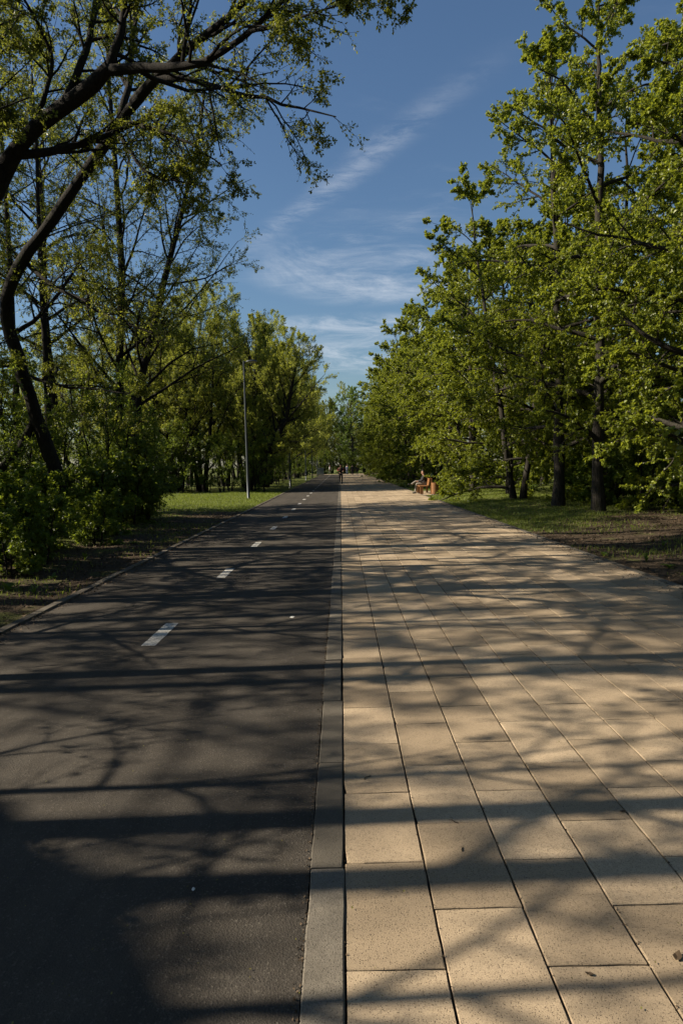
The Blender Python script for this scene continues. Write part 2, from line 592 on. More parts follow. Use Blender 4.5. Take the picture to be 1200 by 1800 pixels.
def leaves(rng, P, count, size, width, droop, spread, hexa, keep=1.0, s0=0.1, upb=0.5):
    B = len(P)
    s = s0 + (1 - s0) * rng.random((B, count)) ** 0.8
    pos, tan, _, _ = sample(P, s)
    pos, tan = pos.reshape(-1, 3), tan.reshape(-1, 3)
    if keep < 1:
        m = rng.random(len(pos)) < keep
        pos, tan = pos[m], tan[m]
    N = len(pos)
    rv = rng.normal(size=(N, 3))
    ax = nrm(tan * 0.5 + nrm(rv) * spread + np.array([0, 0, -droop]))
    nv = nrm(np.array([0, 0, upb]) + rng.normal(size=(N, 3)) * 0.55)
    side = nrm(np.cross(ax, nv))
    nor = np.cross(side, ax)
    sz = size * rng.uniform(0.55, 1.35, N)[:, None]
    p0 = pos + ax * sz * 0.25
    w = sz * width * 0.5
    fold = rng.uniform(0.05, 0.4, N)[:, None]
    if hexa:
        v = np.stack([p0, p0 + ax * sz * 0.28 + side * w + nor * w * fold, p0 + ax * sz * 0.68 + side * w * 0.8 + nor * w * fold * 0.6,
                      p0 + ax * sz - nor * sz * 0.12,
                      p0 + ax * sz * 0.68 - side * w * 0.8 + nor * w * fold * 0.6, p0 + ax * sz * 0.28 - side * w + nor * w * fold], 1)
        base = np.arange(N)[:, None] * 6
        f = np.concatenate([base + np.array([[0, 1, 2, 3]]), base + np.array([[0, 3, 4, 5]])])
    else:
        v = np.stack([p0, p0 + ax * sz * 0.45 + side * w + nor * w * fold, p0 + ax * sz, p0 + ax * sz * 0.45 - side * w + nor * w * fold], 1)
        base = np.arange(N)[:, None] * 4
        f = np.concatenate([base + np.array([[0, 1, 2]]), base + np.array([[0, 2, 3]])])
    r = rng.random(N)
    return v.reshape(-1, 3), f, np.concatenate([r, r])


def tree_meshes(name, rng, stems, limbs, sp, bark, leafm):
    """stems: list of (pts, radii): woody stems; limbs: (P,R) main limbs.  returns trunk mesh, crown mesh"""
    tv, tg, n = [], [], 0
    for pts, rad in stems:
        v, q = tubes(np.array([pts], float), np.array([rad], float) * (1 + 0.07 * rng.normal(size=(1, len(rad)))), 11)
        tv.append(v)
        tg.append((q + n, bark, True, None))
        n += len(v)
    for P, Rr, k in limbs:
        v, q = tubes(P, Rr, k)
        tv.append(v)
        tg.append((q + n, bark, True, None))
        n += len(v)
    trunk = mesh_np(name + '_trunk', np.concatenate(tv), tg)
    cv, cg, n = [], [], 0
    for P, Rr, k in limbs:
        n2, n3, nl = sp['n2'], sp['n3'], sp['nl']
        B2, R2 = spawn(rng, P, Rr, n2, sp.get('s2', 0.2), 1.0, sp['a2'], 0.25, sp['l2'], 6, sp['w2'], sp['t2'], 0.6, sp.get('r2', 0.03))
        v, q = tubes(B2, R2, 4)
        cv.append(v)
        cg.append((q + n, bark, True, None))
        n += len(v)
        B3, R3 = spawn(rng, B2, R2, n3, 0.15, 1.0, sp['a3'], 0.3, sp['l3'], 4, sp['w3'], sp['t3'], 0.6, sp.get('r3', 0.009), 0.3)
        v, q = tubes(B3, R3, 3)
        cv.append(v)
        cg.append((q + n, bark, False, None))
        n += len(v)
        for BP, cnt in ((B3, nl), (B2, max(1, int(nl * 0.8)))):
            v, f, r = leaves(rng, BP, cnt, sp['ls'], sp['lw'], sp['droop'], sp['spread'], sp['hex'], s0=sp.get('ls0', 0.1), upb=sp.get('upb', 0.5))
            cv.append(v)
            cg.append((f + n, leafm, False, r))
            n += len(v)
    crown = mesh_np(name + '_crown', np.concatenate(cv), cg)
    return trunk, crown


def straight_tree(name, seed, H, r0, sp, bark, leafm, h0, n1, Rmax, prof, elev, lean=(0, 0), wob=0.04, droop1=-0.03, split=1, kl=6, limb=0.55):
    """a tree with an upright stem and limbs all the way up"""
    rng = np.random.default_rng(seed)
    stems, limbs = [], []
    for s_ in range(split):
        a = s_ * 2 * math.pi / split + 0.7 + rng.random()
        base = np.array([0.18 * math.cos(a), 0.18 * math.sin(a), 0]) * (split > 1)
        hh = H * (1 if s_ == 0 else rng.uniform(0.75, 0.97))
        n = 14
        z = np.linspace(-0.15, hh, n)
        spread_ = (0.16 if split > 1 else 0)
        wx = np.cumsum(rng.normal(0, wob, n)) * hh / 14 + lean[0] * z + base[0] + spread_ * math.cos(a) * np.maximum(z, 0)
        wy = np.cumsum(rng.normal(0, wob, n)) * hh / 14 + lean[1] * z + base[1] + spread_ * math.sin(a) * np.maximum(z, 0)
        pts = np.stack([wx, wy, z], 1)
        t = np.clip(z / hh, 0, 1)
        rr = r0 * (0.8 if split > 1 else 1)
        rad = rr * (1 - t) ** 0.75 + 0.012 + rr * 0.45 * np.exp(-np.maximum(z, 0) / 0.25)
        stems.append((pts, rad))
        m = max(5, int(n1 / split))
        t1 = h0 / hh + (1 - h0 / hh) * ((np.arange(m) + rng.random(m)) / m) ** 0.9
        t1 = np.clip(t1, 0, 0.985)
        pos, tan, i, f = sample(pts[None], t1[None])
        pr = rad[i[0]] * (1 - f[0]) + rad[i[0] + 1] * f[0]
        az = np.arange(m) * 2.4 + rng.random() * 6.28 + rng.normal(0, 0.35, m)
        u = np.clip((t1 - h0 / hh) / (1 - h0 / hh), 0, 1)
        el = np.interp(u, [0, 0.5, 1], elev) + rng.normal(0, 0.15, m)
        d = np.stack([np.cos(az) * np.cos(el), np.sin(az) * np.cos(el), np.sin(el)], 1)
        L = Rmax * np.interp(u, np.linspace(0, 1, len(prof)), prof) * rng.uniform(0.8, 1.18, m)
        P = grow(rng, pos[0], d, L, 9, 0.10, droop1)
        tt = np.linspace(0, 1, 9)[None]
        Rr = np.minimum(pr * limb, 0.085)[:, None] * (1 - 0.86 * tt) + 0.004
        limbs.append((P, Rr, kl))
    return tree_meshes(name, rng, stems, limbs, sp, bark, leafm)


def hero_tree(name, seed, stems, limb_paths, sp, bark, leafm, kl=7):
    """stems: [(pts, r0, r1)], limb_paths: [(pts, r0, r1)] resampled to 10 points; foliage grows on the limbs"""
    rng = np.random.default_rng(seed)

    def resample(pts, n):
        pts = np.array([tuple(p) for p in pts], float)
        d = np.concatenate(([0], np.cumsum(np.linalg.norm(np.diff(pts, axis=0), axis=1))))
        x = np.linspace(0, d[-1], n)
        out = np.stack([np.interp(x, d, pts[:, c]) for c in range(3)], 1)
        for _ in range(1):
            out[1:-1] = 0.25 * out[:-2] + 0.5 * out[1:-1] + 0.25 * out[2:]
        jit = rng.normal(0, 0.02, out.shape) * d[-1] / n * 2
        jit[0] = 0
        return out + jit
    st = []
    for pts, r0, r1 in stems:
        P = resample(pts, 26)
        st.append((P, np.linspace(r0, r1, 26)))
    lm = []
    for pts, r0, r1 in limb_paths:
        P = resample(pts, 12)
        lm.append((P, np.linspace(r0, r1, 12)))
    P = np.stack([a for a, b in lm])
    Rr = np.stack([b for a, b in lm])
    limbs = [(P, Rr, kl)]
    # secondary limbs so that the wood ramifies
    C, CR = spawn(rng, P, Rr, sp['n1'], 0.12, 1.0, sp['a1'], 0.25, sp['l1'], 8, sp.get('w1', 0.13), sp['t1'], 0.55, 0.05, 0.2)
    limbs.append((C, CR, 5))
    return tree_meshes(name, rng, st, limbs, sp, bark, leafm)


def put_tree(name, meshes, loc, rz=0.0, sc=1.0, label='', cat='tree', group=None):
    s = (sc, sc, sc) if isinstance(sc, (int, float)) else sc
    e = empty(name, loc, rz, s)
    tag(e, label, cat, group)
    for part, me in zip(('trunk', 'crown'), meshes):
        link(part, me, e)
    return e

# ------------------------------------------------------------------ the setting: ground, cycle lane, kerbs, paved walk
RNG = np.random.default_rng(7)
LANE_L, LANE_R, WALK_L, WALK_R = -3.50, -0.16, -0.018, 4.29
Y0, Y1 = -2.5, 124.0


def fract_noise(x, y, seed=0):
    """smooth value noise, several octaves, -1..1"""
    out = np.zeros(np.broadcast(x, y).shape)
    amp, fr = 1.0, 1.0
    for o in range(4):
        xi, yi = np.floor(x * fr).astype(int), np.floor(y * fr).astype(int)
        fx, fy = x * fr - xi, y * fr - yi
        fx, fy = fx * fx * (3 - 2 * fx), fy * fy * (3 - 2 * fy)

        def h(a, b):
            n = (a * 374761393 + b * 668265263 + (seed + o) * 1442695041) & 0x7fffffff
            n = ((n ^ (n >> 13)) * 1274126177) & 0x7fffffff
            return (n % 65536) / 32768.0 - 1
        out += amp * ((h(xi, yi) * (1 - fx) + h(xi + 1, yi) * fx) * (1 - fy) + (h(xi, yi + 1) * (1 - fx) + h(xi + 1, yi + 1) * fx) * fy)
        amp *= 0.5
        fr *= 2.1
    return out / 1.9


def sstep(a, b, x):
    t = np.clip((x - a) / (b - a), 0, 1)
    return t * t * (3 - 2 * t)


def ground_z(x, y):
    x, y = np.asarray(x, float), np.asarray(y, float)
    out_l, out_r = (LANE_L - 0.12) - x, x - (WALK_R + 0.12)
    d = np.maximum(out_l, out_r)
    z = -0.11 + 0.085 * sstep(-0.12, 0.03, d) + 0.09 * sstep(0.3, 3.5, d)
    bump_ = fract_noise(x * 0.9, y * 0.9, 3) * 0.05 + fract_noise(x * 4.0, y * 4.0, 9) * 0.014
    z = z + bump_ * sstep(0.05, 0.6, d)
    bay = sstep(35.4, 35.8, y) * (1 - sstep(41.8, 42.2, y)) * sstep(4.2, 4.4, x) * (1 - sstep(6.1, 6.4, x))
    far = sstep(123, 124, y) * (1 - sstep(130, 131, y))
    return z * (1 - np.maximum(bay, far)) - 0.10 * np.maximum(bay, far)


def lawn_w(x, y):
    x, y = np.asarray(x, float), np.asarray(y, float)
    left = (x < -3.4)
    lawn_l = sstep(25.8, 27.0, y + 0.10 * (x + 6)) * (1 - 0.35 * sstep(44, 48, y))
    near_l = 0.36 + 0.2 * sstep(-4.6, -6.5, x) * sstep(10, 16, y)
    wl_ = np.maximum(lawn_l, near_l)
    lawn_r = 0.32 + 0.55 * sstep(15.0, 20.0, y - 1.1 * (x - 5.0)) + 0.5 * sstep(8.5, 12.5, x)
    wr_ = np.clip(lawn_r, 0, 1)
    return np.where(left, wl_, wr_)


gx = np.concatenate([-np.geomspace(2500, 24, 22), np.arange(-23.5, 23.6, 0.3), np.geomspace(24, 2500, 22)])
gy = np.concatenate([-np.geomspace(2500, 4, 20), np.arange(-3.5, 62, 0.33), np.geomspace(63, 3500, 40)])
GX, GY = np.meshgrid(gx, gy)
GZ = ground_z(GX, GY)
gv = np.stack([GX, GY, GZ], -1).reshape(-1, 3)
ny, nx = GX.shape
ii = (np.arange(ny - 1)[:, None] * nx + np.arange(nx - 1)[None, :]).ravel()
gf = np.stack([ii, ii + 1, ii + nx + 1, ii + nx], 1)
gme = mesh_np('ground', gv, [(gf, 'ground_soil', True, None)])
la = gme.attributes.new('lawn', 'FLOAT', 'POINT')
la.data.foreach_set('value', lawn_w(GX, GY).ravel().astype(np.float32))
tag(link('ground', gme), kind='structure')

m = MB()
m.box(LANE_L, LANE_R, Y0, Y1, -0.09, 0.0, 'asphalt')
lane = tag(m.build('cycle_lane'), kind='structure')
# painted centre dashes: 0.92 m long every 3.87 m
for k in range(-2, 31):
    y0 = 6.29 + 3.87 * k
    if y0 < Y0 + 0.2:
        continue
    xs = np.linspace(-1.90, -1.765, 3)
    ys = np.linspace(y0, y0 + 0.92, 10)
    ej = RNG.normal(0, 0.0022, (10, 2))
    v = []
    for j, yy in enumerate(ys):
        v += [(xs[0] + ej[j, 0], yy, 0.004), (xs[1], yy, 0.0055), (xs[2] + ej[j, 1], yy, 0.004)]
    f = [(j * 3 + i, j * 3 + i + 1, j * 3 + i + 4, j * 3 + i + 3) for j in range(9) for i in range(2)]
    m = MB()
    m.add(v, [f], 'road_paint')
    m.build('lane_dash', lane)


def kerb_line(name, x0, x1, yfirst, near_to, top, length=1.0, bed=True):
    """a row of kerb stones: near ones each their own part, far ones joined"""
    b = MB()
    b.box(x0 + 0.004, x1 - 0.004, Y0, Y1, -0.14, top - 0.012, 'joint_grit')
    root = tag(b.build(name), kind='structure')
    variants = []
    for q in range(5):
        b = MB()
        L, W, g = length - 0.011, x1 - x0, 0.006
        nyk = 9
        ys = np.linspace(0, L, nyk)
        e = RNG.normal(0, 0.0016, (nyk, 2))
        rows = []
        for j, yy in enumerate(ys):
            inset = g if j in (0, nyk - 1) else 0
            rows.append([(e[j, 0], yy, -0.12), (e[j, 0], yy, -g - inset * 0.3), (g + e[j, 0], yy, 0 - inset * 0.6),
                         (W - g + e[j, 1], yy, 0 - inset * 0.6), (W + e[j, 1], yy, -g - inset * 0.3), (W + e[j, 1], yy, -0.12)])
        v = [p for r_ in rows for p in r_]
        f = [(j * 6 + i, j * 6 + i + 1, (j + 1) * 6 + i + 1, (j + 1) * 6 + i) for j in range(nyk - 1) for i in range(5)]
        f = [t[::-1] for t in f]
        b.add(v, [f], 'kerb_concrete', False, np.full(len(f), 0.0))
        b.g.append((np.array([[0, 1, 2, 3, 4, 5]]), 'kerb_concrete', False, None))
        b.g.append((np.array([[5, 4, 3, 2, 1, 0]]) + (nyk - 1) * 6, 'kerb_concrete', False, None))
        variants.append(b.mesh('kerb_stone'))
    rest = MB()
    y = yfirst
    k = 0
    while y + length < Y1:
        if y < near_to:
            o = link('kerb_stone', variants[k % 5], root, (x0 + RNG.normal(0, 0.003), y, top + RNG.normal(0, 0.002)))
            o.rotation_euler = (RNG.normal(0, 0.0012), RNG.normal(0, 0.005), RNG.normal(0, 0.003))
        else:
            rest.box(x0, x1, y, y + length - 0.007, -0.12, top + RNG.normal(0, 0.001), 'kerb_concrete', 0.006, RNG.random())
        y += length
        k += 1
    tag(rest.build('kerb_run', root), kind='stuff')
    return root


kerb_line('centre_kerb', LANE_R + 0.002, WALK_L - 0.004, -2.3, 32, 0.006)
kerb_line('left_kerb', LANE_L - 0.11, LANE_L - 0.002, -2.1, 40, 0.022)
kerb_line('right_kerb', WALK_R + 0.002, WALK_R + 0.10, -2.4, 40, 0.004)

# paved walk: running bond of sand coloured slabs, 13 columns
m = MB()
m.box(WALK_L, WALK_R, Y0, Y1, -0.09, -0.012, 'joint_grit')
walk = tag(m.build('paved_walk'), kind='structure')
PW, PL = 0.3308, 0.605
slab_meshes = []
for q in range(6):
    w, l, h = PW - 0.008, PL - 0.008, 0.06
    g = 0.003
    rr = np.random.default_rng(50 + q)

    def ring(inset, z, jit):
        pts = []
        n_x, n_y = 4, 7
        for i in range(n_x):
            pts.append((inset + (w - 2 * inset) * i / n_x, inset, z))
        for i in range(n_y):
            pts.append((w - inset, inset + (l - 2 * inset) * i / n_y, z))
        for i in range(n_x):
            pts.append((w - inset - (w - 2 * inset) * i / n_x, l - inset, z))
        for i in range(n_y):
            pts.append((inset, l - inset - (l - 2 * inset) * i / n_y, z))
        return np.array(pts) + np.concatenate([rr.normal(0, jit, (len(pts), 2)), np.zeros((len(pts), 1))], 1)
    r0_, r1_, r2_ = ring(0, -0.055, 0), ring(0, -g, 0.0008), ring(g, 0, 0.0012)
    k = len(r0_)
    # a chipped corner now and then
    if q in (1, 4):
        r2_[0] += (0.012, 0.010, -0.004)
        r1_[0] += (0.008, 0.006, -0.006)
    v = np.concatenate([r0_, r1_, r2_])
    f = [(a * k + j, a * k + (j + 1) % k, (a + 1) * k + (j + 1) % k, (a + 1) * k + j) for a in range(2) for j in range(k)]
    slab_meshes.append(mesh_np('paver', v, [(f, 'paver_sand', False, None), (np.array([list(range(2 * k, 3 * k))]), 'paver_sand', False, None)]))
spots = []
for c in range(13):
    off = 2.13 if c % 2 == 0 else 2.43
    k0 = int((Y0 - off) / PL)
    for k in range(k0, int((Y1 - off) / PL)):
        x, y = WALK_L + 0.0035 + c * PW, off + k * PL + 0.0025
        spots.append((x, y))


def in_view(x, y):
    return y > 1.2 and (x + 0.02 < 0.53 * y + 0.25)


vis = sorted([s for s in spots if in_view(*s)], key=lambda s: s[1] + 0.15 * s[0])
near_set = set(vis[:300])
rest = MB()
for i, (x, y) in enumerate(spots):
    if (x, y) in near_set:
        o = link('paver', slab_meshes[int(RNG.integers(0, 6))], walk, (x, y, RNG.normal(0, 0.0011)))
        o.rotation_euler = (RNG.normal(0, 0.0018), RNG.normal(0, 0.0025), 0)
    else:
        rest.box(x, x + PW - 0.009, y, y + PL - 0.012, -0.05, RNG.normal(0, 0.0008), 'paver_sand', 0.0015, RNG.random())
tag(rest.build('paver_run', walk), kind='stuff')

# paved bay for the bench and the path that crosses at the far end
m = MB()
m.box(WALK_R + 0.104, 6.2, 35.9, 41.6, -0.12, -0.016, 'joint_grit')
bay = tag(m.build('bench_bay'), kind='structure')
for i in range(5):
    for j in range(9):
        x = WALK_R + 0.11 + i * 0.358
        y = 35.92 + j * 0.63
        mm = MB()
        mm.box(0, 0.352, 0, 0.624, -0.05, 0, 'paver_sand', 0.004)
        mm.build('paver', bay, (x, y, RNG.normal(0, 0.001)))
m = MB()
m.box(-60, 60, 124.4, 129.6, -0.12, 0.0, 'paver_sand')
tag(m.build('crossing_path'), kind='structure')

# ------------------------------------------------------------------ trees
ELM = dict(n1=6, a1=0.85, l1=0.42, t1=-0.03, n2=7, a2=0.8, l2=0.42, w2=0.14, t2=-0.02, n3=7, a3=0.75, l3=0.52, w3=0.18, t3=-0.03,
           nl=13, ls=0.05, lw=0.55, droop=0.35, spread=0.8, hex=False)
LIME = dict(n2=9, a2=0.75, l2=0.38, w2=0.13, t2=-0.05, n3=8, a3=0.75, l3=0.58, w3=0.16, t3=-0.06,
            nl=40, ls=0.064, lw=0.9, droop=0.5, spread=0.85, hex=False, upb=0.6)
ELMT = dict(ELM, n2=8, n3=8, l3=0.55, nl=22, ls=0.06)
LIMEL = dict(LIME, nl=42, ls=0.073)
WILL = dict(n2=9, a2=0.6, l2=0.42, w2=0.12, t2=0.05, n3=9, a3=0.5, l3=0.6, w3=0.12, t3=0.05,
            nl=27, ls=0.09, lw=0.38, droop=0.05, spread=0.6, hex=False)
SHRUB = dict(n2=7, a2=0.7, l2=0.42, w2=0.16, t2=0.02, n3=5, a3=0.8, l3=0.5, w3=0.18, t3=-0.03,
             nl=7, ls=0.07, lw=0.7, droop=0.3, spread=0.8, hex=False, r2=0.012, r3=0.005, upb=0.9)
limes = [straight_tree('lime_a', 11, 15.5, 0.175, LIME, 'grey_bark', 'lime_leaf', 2.0, 30, 4.1, [0.85, 1.0, 0.85, 0.58, 0.28], [0.25, 0.55, 1.0], droop1=-0.05)]
limes.append(limes[0])
limes_low = [straight_tree('lime_c', 13, 12.5, 0.16, LIMEL, 'grey_bark', 'lime_leaf', 0.7, 32, 4.1, [0.85, 1.0, 0.95, 0.75, 0.35], [0.15, 0.45, 0.95], droop1=-0.07),
             straight_tree('lime_d', 14, 13.0, 0.16, LIMEL, 'grey_bark', 'lime_leaf', 0.6, 32, 3.9, [0.9, 1.0, 0.9, 0.75, 0.4], [0.1, 0.5, 1.0], droop1=-0.06, split=2)]
elms = [straight_tree('elm_a', 21, 13.5, 0.13, ELMT, 'dark_bark', 'elm_leaf', 4.2, 22, 3.6, [0.6, 1.0, 0.9, 0.7, 0.4], [0.4, 0.7, 1.1], wob=0.05),
        straight_tree('elm_b', 22, 14.5, 0.16, ELMT, 'dark_bark', 'elm_leaf', 2.6, 26, 3.8, [0.7, 1.0, 0.9, 0.7, 0.4], [0.5, 0.75, 1.1], split=2)]
elms.append(elms[1])
willows = [straight_tree('willow_a', 31, 11.0, 0.17, WILL, 'dark_bark', 'willow_leaf', 1.2, 30, 4.6, [0.9, 1.0, 0.9, 0.7, 0.45], [0.5, 0.8, 1.2], split=3, droop1=0.03)]
willows.append(willows[0])
sapling = straight_tree('sapling', 42, 6.5, 0.045, dict(ELM, n2=5, n3=4, nl=5, ls=0.055), 'dark_bark', 'elm_leaf', 1.4, 16, 1.9, [0.8, 1.0, 0.9, 0.6], [0.5, 0.7, 1.1], wob=0.05, kl=5)
maple = straight_tree('maple_a', 41, 14.0, 0.22, dict(LIME, ls=0.13, nl=14, n3=6), 'grey_bark', 'maple_leaf', 2.2, 28, 4.2, [0.8, 1.0, 0.95, 0.8, 0.45], [0.3, 0.6, 1.1])
shrubs = [straight_tree('shrub_a', 51, 2.8, 0.025, SHRUB, 'dark_bark', 'shrub_leaf', 0.2, 24, 1.3, [0.8, 1.0, 0.9, 0.7], [0.5, 0.8, 1.2], split=4, kl=4),
          straight_tree('shrub_b', 52, 3.8, 0.03, SHRUB, 'dark_bark', 'shrub_leaf', 0.3, 28, 1.6, [0.8, 1.0, 0.9, 0.7], [0.6, 0.9, 1.2], split=4, kl=4),
          straight_tree('shrub_c', 53, 1.5, 0.014, dict(SHRUB, ls=0.085, lw=0.95), 'dark_bark', 'shrub_leaf', 0.1, 14, 0.8, [0.9, 1.0, 0.8, 0.6], [0.4, 0.7, 1.1], split=3, kl=4)]


def rel(base, pts):
    return [tuple(at(*p) - Vector(base)) if abs(p[0]) > 25 or abs(p[1]) > 25 else tuple(Vector(p) - Vector(base)) for p in pts]


def pix(base, *pts):
    return [tuple(at(*p) - Vector(base)) for p in pts]


# the old leaning tree on the left, its trunk bent like an S
b1 = (-6.88, 16.9, 0)
T1 = hero_tree('leaning', 61,
               [(pix(b1, (117, 952, 16.9), (105, 862, 16.9), (90, 810, 16.8), (75, 761, 16.7), (56, 705, 16.6), (37, 637, 16.5), (19, 592, 16.3), (4, 536, 16.0),
                     (12, 505, 15.8), (37, 472, 15.6), (50, 440, 15.4), (85, 395, 15.2), (125, 345, 15.0), (145, 300, 14.8), (175, 265, 14.6), (200, 235, 14.4), (225, 195, 14.2), (245, 170, 14.0)), 0.19, 0.095),
                (pix(b1, (-25, 945, 16.5), (0, 825, 16.5), (37, 787, 16.6), (60, 740, 16.65)), 0.11, 0.09)],
               [(pix(b1, (235, 182, 14.1), (275, 135, 13.8), (320, 95, 13.5), (370, 55, 13.2), (435, 0, 12.8), (520, -70, 12.3)), 0.115, 0.03),
                (pix(b1, (275, 138, 13.8), (340, 140, 13.4), (400, 160, 12.9), (460, 170, 12.4), (510, 190, 12.0), (590, 200, 11.4)), 0.065, 0.010),
                (pix(b1, (225, 215, 14.2), (270, 225, 13.8), (330, 250, 13.3), (390, 290, 12.8)), 0.05, 0.010),
                (pix(b1, (205, 230, 14.3), (235, 275, 14.0), (260, 310, 13.8), (350, 325, 13.2)), 0.045, 0.010),
                (pix(b1, (50, 465, 15.6), (94, 506, 15.2), (150, 529, 14.8), (195, 562, 14.4), (290, 590, 14.0)), 0.055, 0.012),
                (pix(b1, (45, 660, 16.5), (110, 680, 16.0), (150, 682, 15.6), (230, 692, 15.0)), 0.05, 0.010),
                (pix(b1, (35, 640, 16.5), (0, 645, 15.8), (-70, 655, 15.0)), 0.05, 0.012),
                (pix(b1, (205, 230, 14.4), (230, 140, 14.6), (235, 60, 14.9), (242, -30, 15.2)), 0.085, 0.03),
                (pix(b1, (20, 590, 16.3), (70, 560, 16.6), (130, 480, 17.0), (170, 400, 17.4)), 0.06, 0.014)],
               ELM, 'dark_bark', 'elm_leaf')
put_tree('leaning_tree', T1, b1, 0, 1, 'dark leaning tree with S-bent trunk and limbs reaching over the cycle lane')
b2 = (-9.5, 14.0, 0)
T2 = hero_tree('overhanging', 62,
               [([(0, 0, -0.1), (0.5, -0.1, 1.5), (1.2, -0.3, 3.4)] + pix(b2, (-30, 400, 13.2), (0, 320, 13), (15, 270, 12.9), (60, 225, 12.7), (110, 195, 12.5), (155, 155, 12.3), (195, 120, 12.1)), 0.33, 0.11)],
               [(pix(b2, (190, 124, 12.1), (260, 117, 11.8), (300, 125, 11.6), (345, 110, 11.3), (400, 95, 11.0), (430, 60, 10.8), (495, 5, 10.5), (580, -50, 10.2)), 0.095, 0.014),
                (pix(b2, (110, 195, 12.5), (150, 100, 12.6), (172, 0, 12.8), (190, -80, 13)), 0.08, 0.03),
                (pix(b2, (190, 122, 12.1), (215, 60, 12.0), (218, 0, 12.0), (228, -90, 12)), 0.085, 0.03),
                (pix(b2, (15, 275, 12.9), (60, 270, 12.8), (100, 265, 12.9), (185, 240, 13.5), (270, 200, 14)), 0.09, 0.03),
                (pix(b2, (60, 225, 12.7), (98, 110, 12.5), (62, 25, 12.3), (10, -50, 12)), 0.05, 0.015),
                (pix(b2, (430, 60, 10.8), (520, 35, 10.2), (600, 5, 9.8), (655, -10, 9.5)), 0.03, 0.005),
                (pix(b2, (0, 330, 13), (-30, 250, 12.6), (-20, 120, 12.2), (0, 20, 12)), 0.1, 0.03)],
               ELM, 'dark_bark', 'elm_leaf')
put_tree('overhanging_tree', T2, b2, 0, 1, 'dark bare-limbed tree whose limbs cross the top left corner')
# the pair of slim trunks further along on the left
for nm, sd, b, stem, r0, lab in (
        ('slim_tree', 63, (-8.05, 25.0, 0), [(213, 895, 25), (214, 780, 25), (210, 650, 25), (215, 480, 25), (204, 300, 25.2), (190, 120, 25.5), (188, -40, 25.6)], 0.19,
         'slim upright dark tree behind the leaning tree, left of its twin'),
        ('slim_tree', 64, (-7.3, 24.2, 0), [(238, 898, 24.2), (236, 780, 24.2), (243, 690, 24.2), (264, 600, 24.1), (290, 490, 24), (318, 380, 24), (345, 270, 24), (360, 160, 24)], 0.17,
         'slim dark tree leaning right, beside the upright slim tree on left')):
    P = pix(b, *stem)
    rng_ = np.random.default_rng(sd)
    St = np.array([P])
    SR = np.linspace(r0, 0.045, len(P))[None]
    L1, LR = spawn(rng_, St, SR, 30, 0.22, 1.0, 0.75, 0.25, 0.30, 9, 0.11, 0.0, 0.45, 0.06, 0.15)
    TM = tree_meshes(nm, rng_, [(np.array(P), SR[0])], [(L1, LR, 5)], ELMT, 'dark_bark', 'elm_leaf')
    put_tree(nm, TM, b, 0, 1, lab)

# trees that stand left of the frame and throw the trunk shadows
T3 = straight_tree('straight_elm', 65, 12.5, 0.095, dict(ELM, nl=20, ls=0.055), 'dark_bark', 'elm_leaf', 4.3, 20, 3.4, [0.6, 1.0, 0.9, 0.7, 0.4], [0.4, 0.7, 1.1], wob=0.012, limb=0.3)
put_tree('young_elm', T3, (-6.5, 5.26, 0), 0.4, 1, 'thin straight elm left of the frame casting the far trunk shadow')
put_tree('young_elm', T3, (-6.5, 2.83, 0), 2.1, 1.08, 'thin straight elm left of the frame casting the middle trunk shadow')
put_tree('young_elm', T3, (-8.6, 2.22, 0), 4.0, 1.25, 'thicker elm left of the frame casting the near trunk shadow')
b4 = (-13.53, 3.49, 0)  # unseen tree, its limb bent and thickened to lay the dark corner shadow
T4 = hero_tree('heavy_limb', 66, [([(0, 0, -0.2), (0.05, 0, 2), (-0.02, 0.05, 4.5), (0.3, -0.6, 6.9), (-0.02, -1.37, 7.5), (-0.26, -1.8, 7.9), (-0.46, -2.29, 8.3), (-0.78, -2.63, 8.8), (-1.0, -2.89, 9.3)], 0.6, 0.46)],
               [([(-1.0, -2.89, 9.3), (-0.7, -3.6900000000000004, 10.4), (-0.9, -4.69, 11.6)], 0.26, 0.05),
                ([(-0.78, -2.63, 8.8), (-1.58, -3.23, 10.2), (-2.1799999999999997, -4.029999999999999, 12.0)], 0.22, 0.05)],
               dict(ELM, n1=4), 'dark_bark', 'elm_leaf')
put_tree('heavy_limbed_tree', T4, b4, 0, 1, 'unseen big tree left of the frame, heavy limb shaped to shade the lower left corner')

OFF = 'trees left of the frame that dapple the path'
for i, (x, y, k, sc) in enumerate([(-7.4, 8.2, 0, 1.0), (-8.4, 11.0, 1, 0.95), (-12.2, 8.6, 0, 1.05), (-13.0, 12.6, 2, 1.1), (-8.5, -2.5, 0, 1.0)]):
    put_tree('elm_tree', elms[k], (x, y, 0), i * 1.9, sc, 'dark elm in the grove beyond the left edge of the picture', 'tree', OFF)
for i, (x, y, sc) in enumerate([(-13.8, 4.6, 1.2), (-12.6, 7.0, 1.1), (-17.5, 6.0, 1.35)]):  # unseen elms added farther out to give the foreground soft dapple
    put_tree('young_elm', T3, (x, y, 0), 0.9 + i * 1.7, sc, 'sparse tall elm added out of view beyond the left edge for soft dapple', 'tree', 'unseen sparse elms added for dapple on the left')
for i, (x, y, sc) in enumerate([(-6.2, 6.8, 1.0), (-5.9, 3.3, 0.85), (-6.6, 1.7, 1.0), (-5.8, 8.6, 0.9)]):  # saplings out of view, added to throw fine twig shadows on the lane
    put_tree('sapling', sapling, (x, y, 0), 0.5 + i * 1.3, sc, 'thin unseen sapling added just left of the frame for twig shadows', 'tree', 'saplings added beyond the left edge for their shadows')
